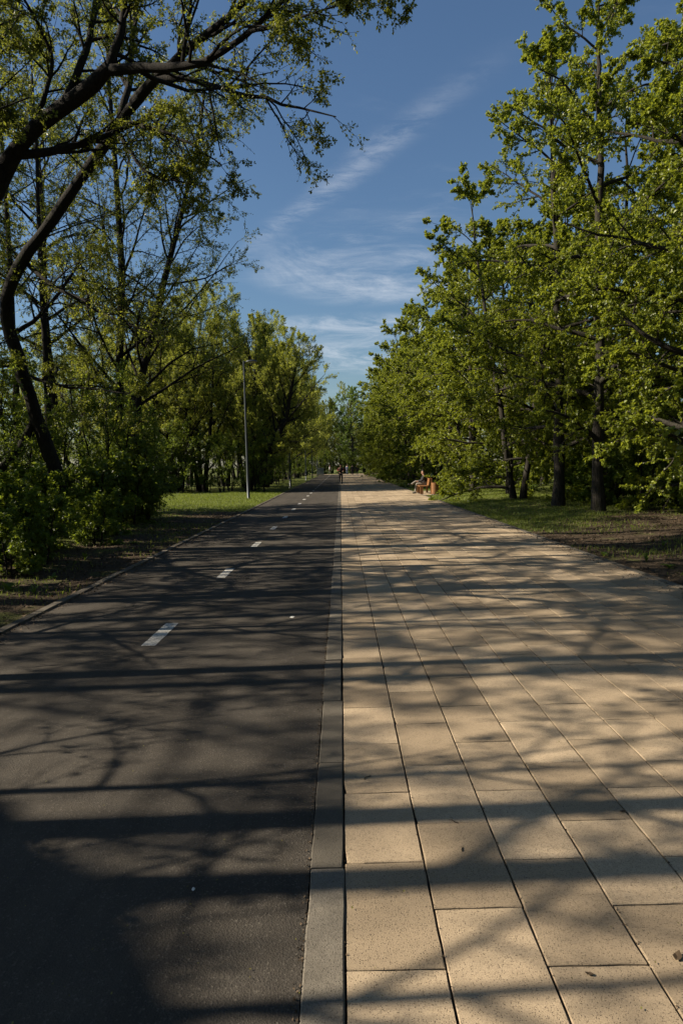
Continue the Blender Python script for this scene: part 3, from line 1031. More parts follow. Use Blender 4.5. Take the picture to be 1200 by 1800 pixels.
# unseen trees carry the avenue on behind the viewer, added to block sky fill
for i, (x, y, tm) in enumerate([(8.4, 6.8, limes_low[0]), (8.6, 2.2, limes[0]), (8.4, -2.6, limes_low[1]), (8.6, -7.5, limes[0]), (8.4, -13, limes_low[0]), (8.5, -19, limes[0]), (15, 4, limes[0]), (15, -5, limes_low[1]),
                                (-8, -8, elms[0]), (-9.5, -13, elms[1]), (-8, -19, elms[1]), (-14, -6, elms[1]), (-15, -14, elms[1]), (2, -34, maple), (-6, -33, willows[0]), (9, -31, maple), (-14, -26, willows[0])]):
    put_tree('sky_block_tree', tm, (x, y, 0), i * 1.9, 1.05, 'unseen tree added behind or beside the viewer to block sky fill', 'tree', 'unseen trees added against sky fill')
MID = 'elms massed behind the leaning tree'
for i, (x, y, k, sc) in enumerate([(-12.5, 19.0, 3, 1.2), (-10.4, 22.2, 3, 1.25), (-8.6, 20.4, 3, 1.1), (-10.4, 25.6, 0, 1.2), (-14.5, 25.2, 1, 1.15), (-15.5, 21.5, 3, 1.3), (-16.5, 17.5, 1, 1.15), (-20.5, 22.5, 1, 1.3), (-18.5, 26.0, 0, 1.3)]):
    put_tree('elm_tree', (elms + [T3])[k], (x, y, 0), 0.8 + i * 2.3, sc, 'leafy dark elm massed behind the leaning tree at left', 'tree', MID)

# left: the willows beyond the lit lawn
b5 = (-6.3, 46.0, 0)
LEANW = [(436, 868, 46), (440, 845, 46), (462, 805, 45.8), (488, 765, 45.6), (503, 735, 45.5), (511, 690, 45.5), (520, 640, 45.5)]
P = pix(b5, *LEANW)
rng_ = np.random.default_rng(67)
SR = np.linspace(0.30, 0.07, len(P))[None]
L1, LR = spawn(rng_, np.array([P]), SR, 26, 0.25, 1.0, 0.8, 0.3, 0.55, 9, 0.10, 0.04, 0.5, 0.08, 0.15)
TW = tree_meshes('leaning_willow', rng_, [(np.array(P), SR[0])], [(L1, LR, 5)], WILL, 'dark_bark', 'willow_leaf')
put_tree('leaning_willow', TW, b5, 0, 1, 'willow with thick dark trunk leaning right behind the nearest lamp post')
WL = [(-9.4, 46.5, 0, 1.08, 'broad pale willow behind the lit lawn, left of the nearest lamp post'), (-7.0, 50.8, 1, 1.2, 'pale willow with high round crown behind the leaning willow'),
      (-14.5, 47.5, 1, 1.05, 'pale willow at the back of the lit lawn beside the slim trees'),
      (-11.8, 49.5, 0, 1.15, 'tall pale willow in the second rank behind the lit lawn'), (-11.6, 45.6, 0, 1.0, 'low round willow at the middle of the lawn back edge'), (-5.9, 53.0, 1, 1.05, 'willow leaning over the second lamp post'), (-18.5, 48, 0, 1.1, 'willow glimpsed behind the slim trees, farthest left at the lawn')]
for i, (x, y, k, sc, lab) in enumerate(WL):
    put_tree('willow_tree', willows[k], (x, y, 0), i * 1.7 + 0.5, sc, lab)
FARL = 'far willows along the left of the cycle lane'
for i, (x, y, k, sc) in enumerate([(-6.6, 56.0, 0, 1.1), (-9.8, 58, 1, 1.1), (-6.6, 62, 1, 1.15), (-6.9, 68, 0, 1.1), (-7.2, 74, 1, 1.15), (-6.3, 81, 0, 1.15), (-6.9, 88, 1, 1.2), (-6.1, 95, 0, 1.2), (-6.6, 103, 1, 1.25), (-6.2, 110, 0, 1.25), (-6.2, 118, 1, 1.25),
                                   (-13, 54, 0, 1.1), (-14, 64, 1, 1.1), (-13, 76, 0, 1.15), (-14, 92, 1, 1.15)]):
    put_tree('willow_tree', willows[k], (x, y, 0), i * 2.1, sc, ['pale willow between the second and third lamp posts', 'pale willow beyond the third lamp post', 'willow of the rear rank behind the far lamp posts'][2 if x < -12 else int(y > 80)], 'tree', FARL + [', near', ', far', ', rear'][2 if x < -12 else int(y > 80)])

# right: the row of limes
RL = [(8.9, 11.5, limes[0], 1.0, 'lime tree at the right edge whose branches hang into the upper right corner'),
      (8.9, 16.4, limes[1], (0.95, 0.95, 1.05), 'lime tree just outside the right edge with its long dark limb across'),
      (8.04, 21.15, limes[0], (0.93, 0.93, 1.1), 'lime tree with the thickest grey trunk in the right row'),
      (7.6, 24.0, limes[1], 1.0, 'lime tree with dark trunk just left of the thickest trunk'),
      (7.5, 28.9, limes_low[1], 1.0, 'forked lime tree with low twigs, third trunk from the right'),
      (8.1, 33.2, limes_low[0], 1.0, 'bright lime tree on near side of bench with foliage to the grass')]
for i, (x, y, tm, sc, lab) in enumerate(RL):
    put_tree('lime_tree', tm, (x, y, 0), [0.3, 1.2, 2.9, 4.4, 0.9, 2.2][i], sc, lab)
for i, (x, y, tm) in enumerate([(10.2, 18.6, limes_low[0]), (10.4, 26.3, limes_low[1]), (10.0, 31.0, limes_low[0])]):
    put_tree('lime_tree', tm, (x, y, 0), 1.0 + i * 2.0, 1.05, ['leafy lime filling the gap behind the thickest right trunk', 'forked lime just behind the second and third right trunks', 'lime behind the forked trunk, short of the bench'][i])
FARR = 'far limes along the right of the paved walk'
y = 38.8
i = 0
while y < 109:
    x = 7.5 + RNG.normal(0, 0.25) - (0.9 if y > 55 else 0)
    put_tree('lime_tree', limes_low[i % 2], (x, y, 0), i * 2.4 + 1.1, 0.98 + 0.1 * RNG.random(), ['lime tree of the bright row just past the bench', 'lime tree half way along the right row beyond the bench', 'small-looking lime tree at the far end of the right row'][(y > 52) + (y > 85)], 'tree', FARR + [', near', ', middle', ', far'][(y > 52) + (y > 85)])
    y += 4.2 + RNG.normal(0, 0.3)
    i += 1
BACKR = 'limes of the second row behind the right-hand trunks'
for i, y in enumerate(np.arange(13, 80, 6.2)):
    put_tree('lime_tree', (limes + limes_low)[i % 4], (14.2 + RNG.normal(0, 0.9), float(y), 0), i * 1.3, 0.95, 'lime tree in the second row seen between the right-hand trunks', 'tree', BACKR)
BACKR2 = 'trees of the deep background on the right'
for i, y in enumerate(np.arange(18, 70, 8.5)):
    put_tree('background_tree', [maple, limes_low[0]][i % 2], (23 + RNG.normal(0, 1.5), float(y), 0), i * 1.1, 0.95, 'green tree deep in the background behind the right rows', 'tree', BACKR2)
FARE = 'trees closing the view past the end of the path'
for i, (x, y, tm, sc) in enumerate([(-7.5, 136, willows[1], 1.5), (-3.6, 138, willows[0], 1.4), (0.6, 140, willows[1], 1.4), (9.5, 140, limes[1], 0.9), (15, 137, maple, 1.0),
                                    (3, 160, willows[0], 1.0), (20, 142, limes[0], 1.0), (-4, 165, maple, 0.9), (8, 170, willows[1], 1.1), (-10, 160, maple, 1.0)]):
    put_tree('background_tree', tm, (x, y, 0), i * 1.9, sc, 'tree past the far end of the path closing the view', 'tree', FARE)
put_tree('maple_tree', maple, (2.4, 134, 0), 0.4, 1.1, 'dense darker green maple at the far end of the walk')

# undergrowth
UL = 'leafy shrubs under the trees on the left'
for i in range(26):
    y = 9.5 + 15.3 * RNG.random()
    x = -5.75 - 0.03 * (y - 11) - 5.2 * RNG.random() ** 1.6
    k = int(RNG.integers(0, 3))
    if x > -6.9 and k == 1:
        k = 0
    if y < 15:
        k = 2
    put_tree('shrub', shrubs[k], (x, y, 0), RNG.random() * 6, 0.7 + 0.4 * RNG.random(), ['low scrub bush on the dark verge at the left edge', 'green shrub round the foot of the leaning tree', 'green shrub below the slim trees beside the lit lawn'][(y > 14) + (y > 19.5)], 'shrub', UL + ['', ' near', ' beside the lawn'][(y > 14) + (y > 19.5)])
for i in range(7):
    put_tree('shrub', shrubs[2], (-5.2 - 0.9 * RNG.random(), 9.6 + i * 1.1, 0), RNG.random() * 6, 0.45 + 0.3 * RNG.random(), 'knee-high scrub along the left verge in front of the shrubs', 'shrub', 'knee-high scrub on the left verge')
UB = 'shrubs at the back edge of the lit lawn'
for i in range(16):
    put_tree('shrub', shrubs[int(RNG.integers(0, 2))], (-5.6 - i * 0.75 + RNG.normal(0, 0.3), 44.2 + RNG.normal(0, 0.5), 0), RNG.random() * 6, 0.7 + 0.4 * RNG.random(),
             'green shrub along the back edge of the sunlit lawn', 'shrub', UB)
UF = 'shrubs behind the far lamp posts'
for i in range(22):
    put_tree('shrub', shrubs[int(RNG.integers(0, 2))], (-5.6 - 2.4 * RNG.random(), 48 + i * 3.4, 0), RNG.random() * 6, 0.6 + 0.4 * RNG.random(), 'green shrub behind the lamp posts along the far lane', 'shrub', UF)
UR = 'saplings and low shrubs under the right-hand limes'
for i in range(26):
    y = 12.5 + 26 * RNG.random()
    x = 9.2 + 4.5 * RNG.random()
    put_tree('shrub', shrubs[[2, 2, 0, 1][int(RNG.integers(0, 4))]], (x, y, 0), RNG.random() * 6, 0.7 + 0.5 * RNG.random(), 'low leafy sapling among the right-hand lime trunks', 'shrub', UR)
WOOD = 'trees of the wood far behind both rows'
for i in range(12):
    put_tree('background_tree', [maple, limes_low[0], willows[0]][i % 3], (31 + RNG.normal(0, 2), 16 + i * 7.5, 0), i * 1.2, 1.0, 'tree of the wood far out behind the right-hand rows', 'tree', WOOD + ' on the right')
    put_tree('background_tree', [willows[0], elms[1], maple][i % 3], (-31 + RNG.normal(0, 2), 44 + i * 7.5, 0), i * 1.7, 1.0, 'tree of the wood far out behind the left-hand rows', 'tree', WOOD + ' on the left')
UR2 = 'hedge of shrubs behind the second row on the right'
for i in range(16):
    put_tree('shrub', shrubs[int(RNG.integers(0, 2))], (17 + 4 * RNG.random(), 16 + i * 3.2, 0), RNG.random() * 6, 1.0 + 0.4 * RNG.random(), 'green shrub far behind the right-hand limes', 'shrub', UR2)
for i in range(14):
    put_tree('background_tree', [willows[1], limes_low[1], willows[0]][i % 3], (-20 + i * 3.1 + RNG.normal(0, 0.5), 152 + (i % 2) * 9, 0), i * 1.4, 1.05, 'tree past the far end of the path closing the view', 'tree', FARE)
UE = 'shrubs at the far end of the path'
for i in range(34):
    put_tree('shrub', shrubs[int(RNG.integers(0, 2))], (-13 + i * 0.8 + RNG.normal(0, 0.4), 131.8 + RNG.normal(0, 0.7), 0), RNG.random() * 6, 0.8 + 0.6 * RNG.random(),
             'shrub beyond the crossing path at the far end', 'shrub', UE)

# ------------------------------------------------------------------ grass, litter and small growth


def scatter(n, x0, x1, y0, y1, dens):
    x = RNG.uniform(x0, x1, n)
    y = RNG.uniform(y0, y1, n)
    k = RNG.random(n) < dens(x, y)
    x, y = x[k], y[k]
    return np.stack([x, y, ground_z(x, y)], 1)


def blades(P, h, w, name, mat='grass_blade', extra=None):
    N = len(P)
    a = RNG.uniform(0, 6.283, N)
    hh = h * RNG.uniform(0.45, 1.3, N)
    d = np.stack([np.cos(a), np.sin(a), np.zeros(N)], 1)
    s = np.stack([-np.sin(a), np.cos(a), np.zeros(N)], 1)
    ln = RNG.uniform(0.1, 0.75, N)
    up = np.array([0, 0, 1.0])
    w_ = w * RNG.uniform(0.6, 1.3, N)
    b = P - up * 0.01
    mid = P + up * (hh * 0.6)[:, None] + d * (hh * ln * 0.3)[:, None]
    tip = P + up * (hh * (1.0 - 0.35 * ln))[:, None] + d * (hh * ln)[:, None]
    v = np.stack([b - s * w_[:, None], b + s * w_[:, None], mid + s * (w_ * 0.7)[:, None], mid - s * (w_ * 0.7)[:, None], tip], 1)
    base = np.arange(N)[:, None] * 5
    r = RNG.random(N)
    me = mesh_np(name, v.reshape(-1, 3), [(base + np.array([[0, 1, 2, 3]]), mat, False, r), (base + np.array([[3, 2, 4]]), mat, False, r)])
    return link(name, me)


def d_left_lawn(x, y):
    return np.clip(lawn_w(x, y) - 0.2, 0, 1) * np.clip(0.75 + 0.5 * fract_noise(x * 0.8, y * 0.8, 5), 0, 1)


def d_patchy(x, y):
    return np.clip(lawn_w(x, y) * 1.15 + fract_noise(x * 0.75, y * 0.75, 21) * 0.9 - 0.30, 0, 1)


tag(blades(scatter(62000, -15, -3.64, 25.5, 44.5, d_left_lawn), 0.085, 0.009, 'lawn_grass'), 'short sunlit lawn grass around the nearest lamp post', 'grass', kind='stuff')
tag(blades(np.concatenate([scatter(30000, -9.5, -3.66, 4.5, 26, d_patchy), scatter(9000, -6.2, -3.64, 44.5, 80, d_patchy)]), 0.07, 0.006, 'verge_grass'),
    'patchy shaded verge grass between the left kerb and shrubs', 'grass', kind='stuff')
tag(blades(np.concatenate([scatter(85000, 4.42, 9.5, 6.5, 45, d_patchy), scatter(12000, 4.42, 7.5, 45, 80, d_patchy), scatter(14000, 9.5, 20, 14, 45, d_patchy)]), 0.075, 0.0075, 'verge_grass'),
    'grass growing in patches on the right verge below the limes', 'grass', kind='stuff')


def litter(P, size, name, mat, flat=0.35, wd=0.6):
    N = len(P)
    a = RNG.uniform(0, 6.283, N)
    nv = nrm(np.stack([RNG.normal(0, flat, N), RNG.normal(0, flat, N), np.ones(N)], 1))
    ax = nrm(np.cross(np.stack([np.cos(a), np.sin(a), np.zeros(N)], 1), nv))
    sd = np.cross(nv, ax)
    sz = (size * RNG.uniform(0.4, 1.3, N))[:, None]
    curl = RNG.uniform(0.05, 0.35, N)[:, None] * sz
    c = P + np.array([0, 0, 0.004]) + nv * 0.15 * sz
    v = np.stack([c - ax * sz * 0.5 + nv * curl, c + sd * sz * wd * 0.5, c + ax * sz * 0.5 + nv * curl, c - sd * sz * wd * 0.5], 1)
    base = np.arange(N)[:, None] * 4
    r = RNG.random(N)
    me = mesh_np(name, v.reshape(-1, 3), [(np.concatenate([base + np.array([[0, 1, 3]]), base + np.array([[1, 2, 3]])]), mat, False, np.concatenate([r, r]))])
    return link(name, me)


def d_lit(x, y):
    return np.clip(0.75 - lawn_w(x, y) * 0.6 + 0.5 * fract_noise(x * 0.6, y * 0.6, 33), 0, 1)


tag(litter(scatter(26000, 4.42, 12, 6, 30, d_lit), 0.065, 'dead_leaves', 'dead_leaf'), 'brown dead leaves strewn over the soil of the right verge', 'leaf litter', kind='stuff')
tag(litter(scatter(24000, -10, -3.66, 4.5, 27, d_lit), 0.055, 'dead_leaves', 'dead_leaf'), 'brown dead leaves strewn over the soil of the left verge', 'leaf litter', kind='stuff')
pl = np.stack([RNG.uniform(-3.3, 4.2, 1500), 1.3 + 16 * RNG.random(1500) ** 1.6, np.full(1500, 0.001)], 1)
tag(litter(pl, 0.011, 'bud_scales', 'bud_scale', 0.2), 'tiny yellowish bud scales scattered over the lane and the walk', 'plant litter', kind='stuff')
n = 900
pe = np.concatenate([np.stack([LANE_L + np.abs(RNG.normal(0, 0.13, n)), 4.5 + 22 * RNG.random(n), np.full(n, 0.002)], 1),
                     np.stack([WALK_R - np.abs(RNG.normal(0, 0.18, n)), 6 + 24 * RNG.random(n), np.full(n, 0.002)], 1)])
tag(litter(pe, 0.04, 'edge_leaves', 'dead_leaf'), 'dry leaf scraps gathered along the outer edges of lane and walk', 'leaf litter', kind='stuff')
# grit and moss crumbs in the joints and along the kerb
gp = []
for c in range(14):
    n = 160
    gp.append(np.stack([WALK_L + c * PW + RNG.normal(0, 0.004, n), 1.2 + 9 * RNG.random(n), np.full(n, -0.003)], 1))
tag(litter(np.concatenate(gp), 0.008, 'joint_crumbs', 'dead_leaf', 0.6, 1.0), 'dark crumbs of soil lodged in the joints of the walk', 'plant litter', kind='stuff')
n = 700
gp = np.stack([LANE_R - np.abs(RNG.normal(0, 0.012, n)), 1.3 + 7 * RNG.random(n), np.full(n, 0.0)], 1)
tag(litter(gp, 0.010, 'kerb_grit', 'dead_leaf', 0.6, 1.0), 'loose grit gathered where the asphalt meets the centre kerb', 'plant litter', kind='stuff')


def small_leaf(px, py, size, label, mat='dead_leaf'):
    p = at(px, py, 5)
    d = p - Vector((0, 0, CAM_H))
    p = Vector((0, 0, CAM_H)) + d * (-CAM_H / d.z)
    b = MB()
    pts = [(-0.5, 0, 0.1), (-0.2, 0.28, 0.16), (0.2, 0.22, 0.1), (0.5, 0.02, 0.22), (0.2, -0.25, 0.06), (-0.25, -0.22, 0.1), (0, 0, 0.03)]
    v = [(x * size, y_ * size, z * size + 0.003) for x, y_, z in pts]
    b.add(v, [[(6, 0, 5), (6, 1, 0), (6, 2, 1), (6, 3, 2), (6, 4, 3), (6, 5, 4)]], mat, False, np.full(6, RNG.random() * 0.5))
    o = b.build('fallen_leaf', None, p)
    o.rotation_euler = (0, 0, RNG.random() * 6)
    tag(o, label, 'leaf', 'fallen leaves on the walk')


small_leaf(1190, 1684, 0.05, 'dark fallen leaf on the walk at the lower right edge')
small_leaf(1035, 1714, 0.03, 'small olive fallen leaf on the slab near the lower right corner')
small_leaf(1093, 1428, 0.035, 'curled dark leaf at a slab corner right of the walk centre')


def twig(px, py, L, ang, label):
    p = at(px, py, 5)
    d = p - Vector((0, 0, CAM_H))
    p = Vector((0, 0, CAM_H)) + d * (-CAM_H / d.z)
    b = MB()
    b.tube([(-L / 2, 0, 0.004), (-L / 6, L * 0.1, 0.006), (L / 5, -L * 0.06, 0.005), (L / 2, L * 0.08, 0.004)], [0.003, 0.0026, 0.002, 0.001], 5, 'dry_twig')
    b.tube([(L / 8, -L * 0.02, 0.005), (L / 3, -L * 0.2, 0.006)], [0.002, 0.001], 4, 'dry_twig')
    o = b.build('dry_twig', None, p)
    o.rotation_euler = (0, 0, ang)
    tag(o, label, 'twig', 'dry twigs on the walk')


twig(646, 1367, 0.06, 0.9, 'short forked twig on the second slab beside the kerb')
twig(797, 1445, 0.05, 2.4, 'short dry twig lying across a slab joint')
twig(812, 1494, 0.035, 1.5, 'tiny twig in the middle of a slab near the kerb')


def dropping(px, py, s, label):
    p = at(px, py, 5)
    d = p - Vector((0, 0, CAM_H))
    p = Vector((0, 0, CAM_H)) + d * (-CAM_H / d.z)
    b = MB()
    k = 11
    rr = [s * (0.7 + 0.5 * RNG.random()) for _ in range(k)]
    v = [(0, 0, 0.006)] + [(rr[i] * 0.55 * math.cos(i * 6.283 / k), rr[i] * math.sin(i * 6.283 / k), 0.003) for i in range(k)]
    b.add(v, [[(0, i + 1, (i + 1) % k + 1) for i in range(k)]], 'droppings')
    tag(b.build('bird_dropping', None, p), label, 'bird dropping', 'white spots on the asphalt')


dropping(514, 1085, 0.045, 'white bird dropping on the far asphalt near the kerb')
dropping(340, 1564, 0.012, 'small pale spot on the dark near asphalt')

# broad-leaved weeds at the verge


def weed_mesh(seed, n, L, w, rise):
    rng = np.random.default_rng(seed)
    vs, fs, rn, k = [], [], [], 0
    for i in range(n):
        a = i * 2.4 + rng.normal(0, 0.3)
        el = rise + rng.normal(0, 0.2)
        l_ = L * rng.uniform(0.6, 1.25)
        d = np.array([math.cos(a), math.sin(a), 0])
        s = np.array([-math.sin(a), math.cos(a), 0])
        prev = np.zeros(3)
        for j in range(6):
            t = j / 5
            e = el - 1.1 * t * t
            p = prev + (d * math.cos(e) + np.array([0, 0, math.sin(e)])) * l_ / 5 * (j > 0)
            ww = w * l_ * (0.12 + math.sin(math.pi * min(1, t * 0.92 + 0.06)) * 0.9) * (1 if j < 5 else 0.05)
            vs += [p - s * ww + np.array([0, 0, ww * 0.35]), p, p + s * ww + np.array([0, 0, ww * 0.35])]
            prev = p
        for j in range(5):
            o = k + j * 3
            fs += [(o, o + 1, o + 4, o + 3), (o + 1, o + 2, o + 5, o + 4)]
            rn += [0.3 + 0.4 * (i % 3) / 2] * 2
        k += 18
    return mesh_np('weed', np.array(vs), [(np.array(fs), 'maple_leaf', True, np.array(rn))])


weeds = [weed_mesh(1, 9, 0.26, 0.16, 1.0), weed_mesh(2, 7, 0.34, 0.10, 1.25), weed_mesh(3, 11, 0.2, 0.22, 0.8)]
WEED_SPOTS = [(15, 1035, 'broad-leaved weed at the left edge on bare soil'), (60, 1040, 'pale-leaved weed second from the left edge'), (42, 1012, 'weed tuft behind the pale-leaved weed at left'),
              (95, 1015, 'upright weed tuft in the dark left verge'), (150, 985, 'low weed in the shade of the left verge'), (235, 955, 'bright weed clump at the foot of the left shrubs'),
              (285, 925, 'weed clump beside the left kerb near the lit lawn'), (1135, 985, 'long-leaved weed on the right verge near the edge'), (1175, 995, 'weed tuft at the right edge of the verge'),
              (1060, 975, 'low weed in the shade of the right verge'), (1165, 960, 'tall grass-like weed at the far right'), (1110, 1000, 'small weed beside the right kerb in shade')]
for i, (px, py, lab) in enumerate(WEED_SPOTS):
    p = at(px, py, 5)
    d = p - Vector((0, 0, CAM_H))
    p = Vector((0, 0, CAM_H)) + d * (-CAM_H / d.z)
    p.z = float(ground_z(p.x, p.y)) - 0.005
    o = link('weed', weeds[i % 3], None, p)
    o.rotation_euler = (0, 0, i * 1.3)
    s = RNG.uniform(0.45, 0.8)
    o.scale = (s, s, s)
    tag(o, lab, 'weed', 'weeds on the verges')

# ------------------------------------------------------------------ lamp posts
LH = 7.1
pm = MB()
pm.lathe([(0.085, -0.1), (0.085, 0.02), (0.075, 0.03), (0.075, 1.3), (0.068, 1.34), (0.042, LH - 0.1), (0.040, LH)], 16, 'lamp_metal')
pm.lathe([(0.040, LH), (0.02, LH + 0.025), (0.001, LH + 0.03)], 16, 'lamp_metal')
pole_me = pm.mesh('pole')
dm = MB()
dm.box(0.070, 0.079, -0.045, 0.045, 0.5, 0.9, 'lamp_metal', 0.004)
door_me = dm.mesh('access_door')
fm = MB()
fm.lathe([(0.16, -0.06), (0.16, 0.028), (0.15, 0.034), (0.075, 0.036)], 20, 'lamp_metal')
flange_me = fm.mesh('base_flange')
am = MB()
am.tube([(0.03, 0, LH - 0.06), (0.14, 0, LH - 0.03), (0.2, 0, LH - 0.02)], [0.03, 0.028, 0.028], 10, 'lamp_metal')
arm_me = am.mesh('arm')


def disc(prof, sx, sy, mat, c):
    b = MB()
    b.lathe(prof, 24, mat)
    v = b.v[0]
    v[:, 0] = v[:, 0] * sx + c[0]
    v[:, 1] = v[:, 1] * sy + c[1]
    v[:, 2] += c[2]
    return b


hm = disc([(0.0, 0.085), (0.10, 0.082), (0.19, 0.065), (0.245, 0.03), (0.26, 0.0), (0.25, -0.022), (0.22, -0.03)], 1.15, 0.8, 'lamp_metal', (0.40, 0, LH - 0.02))
head_me = hm.mesh('lamp_head')
lm_ = disc([(0.22, -0.031), (0.18, -0.040), (0.001, -0.046)], 1.15, 0.8, 'lamp_lens', (0.40, 0, LH - 0.02))
lens_me = lm_.mesh('lens')
for i, (x, y, rz, lab) in enumerate([(-4.83, 35.66, 0.05, 'tall grey lamp post on the sunlit lawn, nearest of the row'), (-3.95, 53.4, 0.0, 'second lamp post along the lane, in front of dark willows'),
                                     (-4.07, 80.3, 0.0, 'third lamp post along the lane, half hidden in leaves'), (-3.92, 94.8, 0.0, 'fourth lamp post along the lane beside the far shrubs'),
                                     (-3.8, 111.5, 0.0, 'farthest lamp post, beside the grey cabinet')]):
    e = tag(empty('lamp_post', (x, y, float(ground_z(x, y))), rz), lab, 'lamp post', 'lamp posts along the cycle lane')
    e.rotation_euler = (0.0, -0.006 if i == 0 else 0.0, rz)
    link('pole', pole_me, e)
    link('access_door', door_me, e)
    link('base_flange', flange_me, e)
    link('arm', arm_me, e)
    link('lens', lens_me, link('lamp_head', head_me, e))

# ------------------------------------------------------------------ bench, bin, cabinet, stake
BX, BY = 4.24, 37.0
be = tag(empty('park_bench', (BX, BY, 0)), 'orange-brown wooden park bench on the paved bay, half behind lime leaves', 'bench')
for i in range(5):
    m = MB()
    m.box(0.02 + i * 0.098, 0.108 + i * 0.098, 0, 1.9, 0.41, 0.45, 'bench_wood', 0.006)
    m.build('seat_plank', be)
for i in range(4):
    m = MB()
    z0 = 0.47 + i * 0.098
    m.box(0.50 + i * 0.015, 0.54 + i * 0.015, -0.02, 1.92, z0, z0 + 0.088, 'bench_wood', 0.006)
    m.build('back_plank', be)
for yy in (0.05, 0.9, 1.75):
    m = MB()
    m.box(0.05, 0.22, yy, yy + 0.09, 0.0, 0.408, 'bench_wood', 0.005)
    m.build('leg', be)
for yy in (-0.02, 1.82):
    m = MB()
    m.box(0.60, 0.70, yy, yy + 0.10, -0.01, 0.86, 'bench_wood', 0.008)
    m.build('back_post', be)
e = tag(empty('litter_bin', (5.0, 36.35, -0.012)), 'round slatted wooden litter bin beside the bench', 'litter bin')
b = MB()
b.lathe([(0.001, 0.02), (0.165, 0.02), (0.17, 0.03), (0.17, 0.60), (0.15, 0.60), (0.15, 0.1), (0.001, 0.1)], 20, 'black_metal')
b.build('liner', e)
b = MB()
b.lathe([(0.001, 0.0), (0.19, 0.0), (0.19, 0.045), (0.16, 0.05)], 20, 'black_metal')
b.build('base_ring', e)
for i in range(18):
    a = i * 2 * math.pi / 18
    b = MB()
    b.box(0.176, 0.198, -0.029, 0.029, 0.05, 0.64, 'bench_wood', 0.004)
    o = b.build('slat', e)
    o.rotation_euler = (0, 0, a)
e = tag(empty('utility_cabinet', (-3.6, 121.5, 0.0)), 'grey utility cabinet at the far end of the cycle lane', 'cabinet')
b = MB()
b.box(-0.65, 0.65, -0.3, 0.3, -0.05, 0.12, 'kerb_concrete', 0.01)
b.build('plinth', e)
b = MB()
b.box(-0.6, 0.6, -0.25, 0.25, 0.12, 1.18, 'cabinet_paint', 0.02)
b.build('body', e)
b = MB()
b.box(-0.66, 0.66, -0.31, 0.31, 1.182, 1.24, 'cabinet_paint', 0.025)
b.build('roof', e)
for sx in (-1, 1):
    b = MB()
    b.box(sx * 0.295 - 0.285, sx * 0.295 + 0.285, -0.268, -0.252, 0.17, 1.13, 'cabinet_paint', 0.004)
    d = b.build('door', e)
    b = MB()
    b.box(sx * 0.06 - 0.012, sx * 0.06 + 0.012, -0.295, -0.27, 0.58, 0.72, 'black_metal', 0.004)
    b.build('handle', d)
b = MB()
b.lathe([(0.11, -0.1), (0.115, 0.3), (0.105, 0.62), (0.09, 0.66), (0.001, 0.67)], 12, 'pale_wood')
tag(b.build('wooden_post', None, (5.6, 86, 0.0)), 'short pale wooden post under the far right limes', 'post')

# ------------------------------------------------------------------ people


def skin_obj(name, chains, mat, parent, sub=2):
    """one surface grown round polylines; chains: [[(x,y,z,r), ...], ...], equal points are shared"""
    idx, verts, rad, edges = {}, [], [], []
    for ch in chains:
        last = None
        for p in ch:
            key = tuple(round(c, 4) for c in p[:3])
            if key not in idx:
                idx[key] = len(verts)
                verts.append(p[:3])
                rad.append(p[3] if not isinstance(p[3], tuple) else p[3])
            if last is not None and last != idx[key]:
                edges.append((last, idx[key]))
            last = idx[key]
    me = bpy.data.meshes.new(name + '_wire')
    me.from_pydata(verts, edges, [])
    o = bpy.data.objects.new(name + '_wire', me)
    COL.objects.link(o)
    mo = o.modifiers.new('skin', 'SKIN')
    mo.use_smooth_shade = True
    seen, comp = set(), []
    adj = {i: [] for i in range(len(verts))}
    for a, b_ in edges:
        adj[a].append(b_)
        adj[b_].append(a)
    for i in range(len(verts)):
        if i in seen:
            continue
        comp.append(i)
        st = [i]
        while st:
            q = st.pop()
            if q in seen:
                continue
            seen.add(q)
            st += adj[q]
    sv = me.skin_vertices[0].data
    for i, r_ in enumerate(rad):
        sv[i].radius = r_ if isinstance(r_, tuple) else (r_, r_)
        sv[i].use_root = i in comp
    ms = o.modifiers.new('sub', 'SUBSURF')
    ms.levels = ms.render_levels = sub
    dg = bpy.context.evaluated_depsgraph_get()
    nm = bpy.data.meshes.new_from_object(o.evaluated_get(dg))
    nm.materials.clear()
    nm.materials.append(MATS[mat])
    nm.name = name
    bpy.data.objects.remove(o)
    return link(name, nm, parent)


def hand(w, f, thumb, s=1.0):
    """five finger chains from the wrist w, pointing along f, thumb side `thumb`"""
    w, f, th = Vector(w), Vector(f).normalized(), Vector(thumb).normalized()
    n = f.cross(th).normalized()
    th = n.cross(f).normalized()
    out = [[(*w, 0.027), (*(w + f * 0.05), (0.034)), (*(w + f * 0.09), 0.03)]]
    for k, (o, L) in enumerate(((0.03, 0.07), (0.01, 0.08), (-0.01, 0.075), (-0.03, 0.058))):
        r = w + f * 0.085 + th * o
        out.append([(*r, 0.010), (*(r + f * L * 0.5 - n * 0.010), 0.0095), (*(r + f * L * 0.85 - n * 0.035), 0.008)])
    r = w + f * 0.035 + th * 0.025
    out.append([(*r, 0.012), (*(r + th * 0.03 + f * 0.02), 0.011), (*(r + th * 0.04 + f * 0.05), 0.009)])
    return out


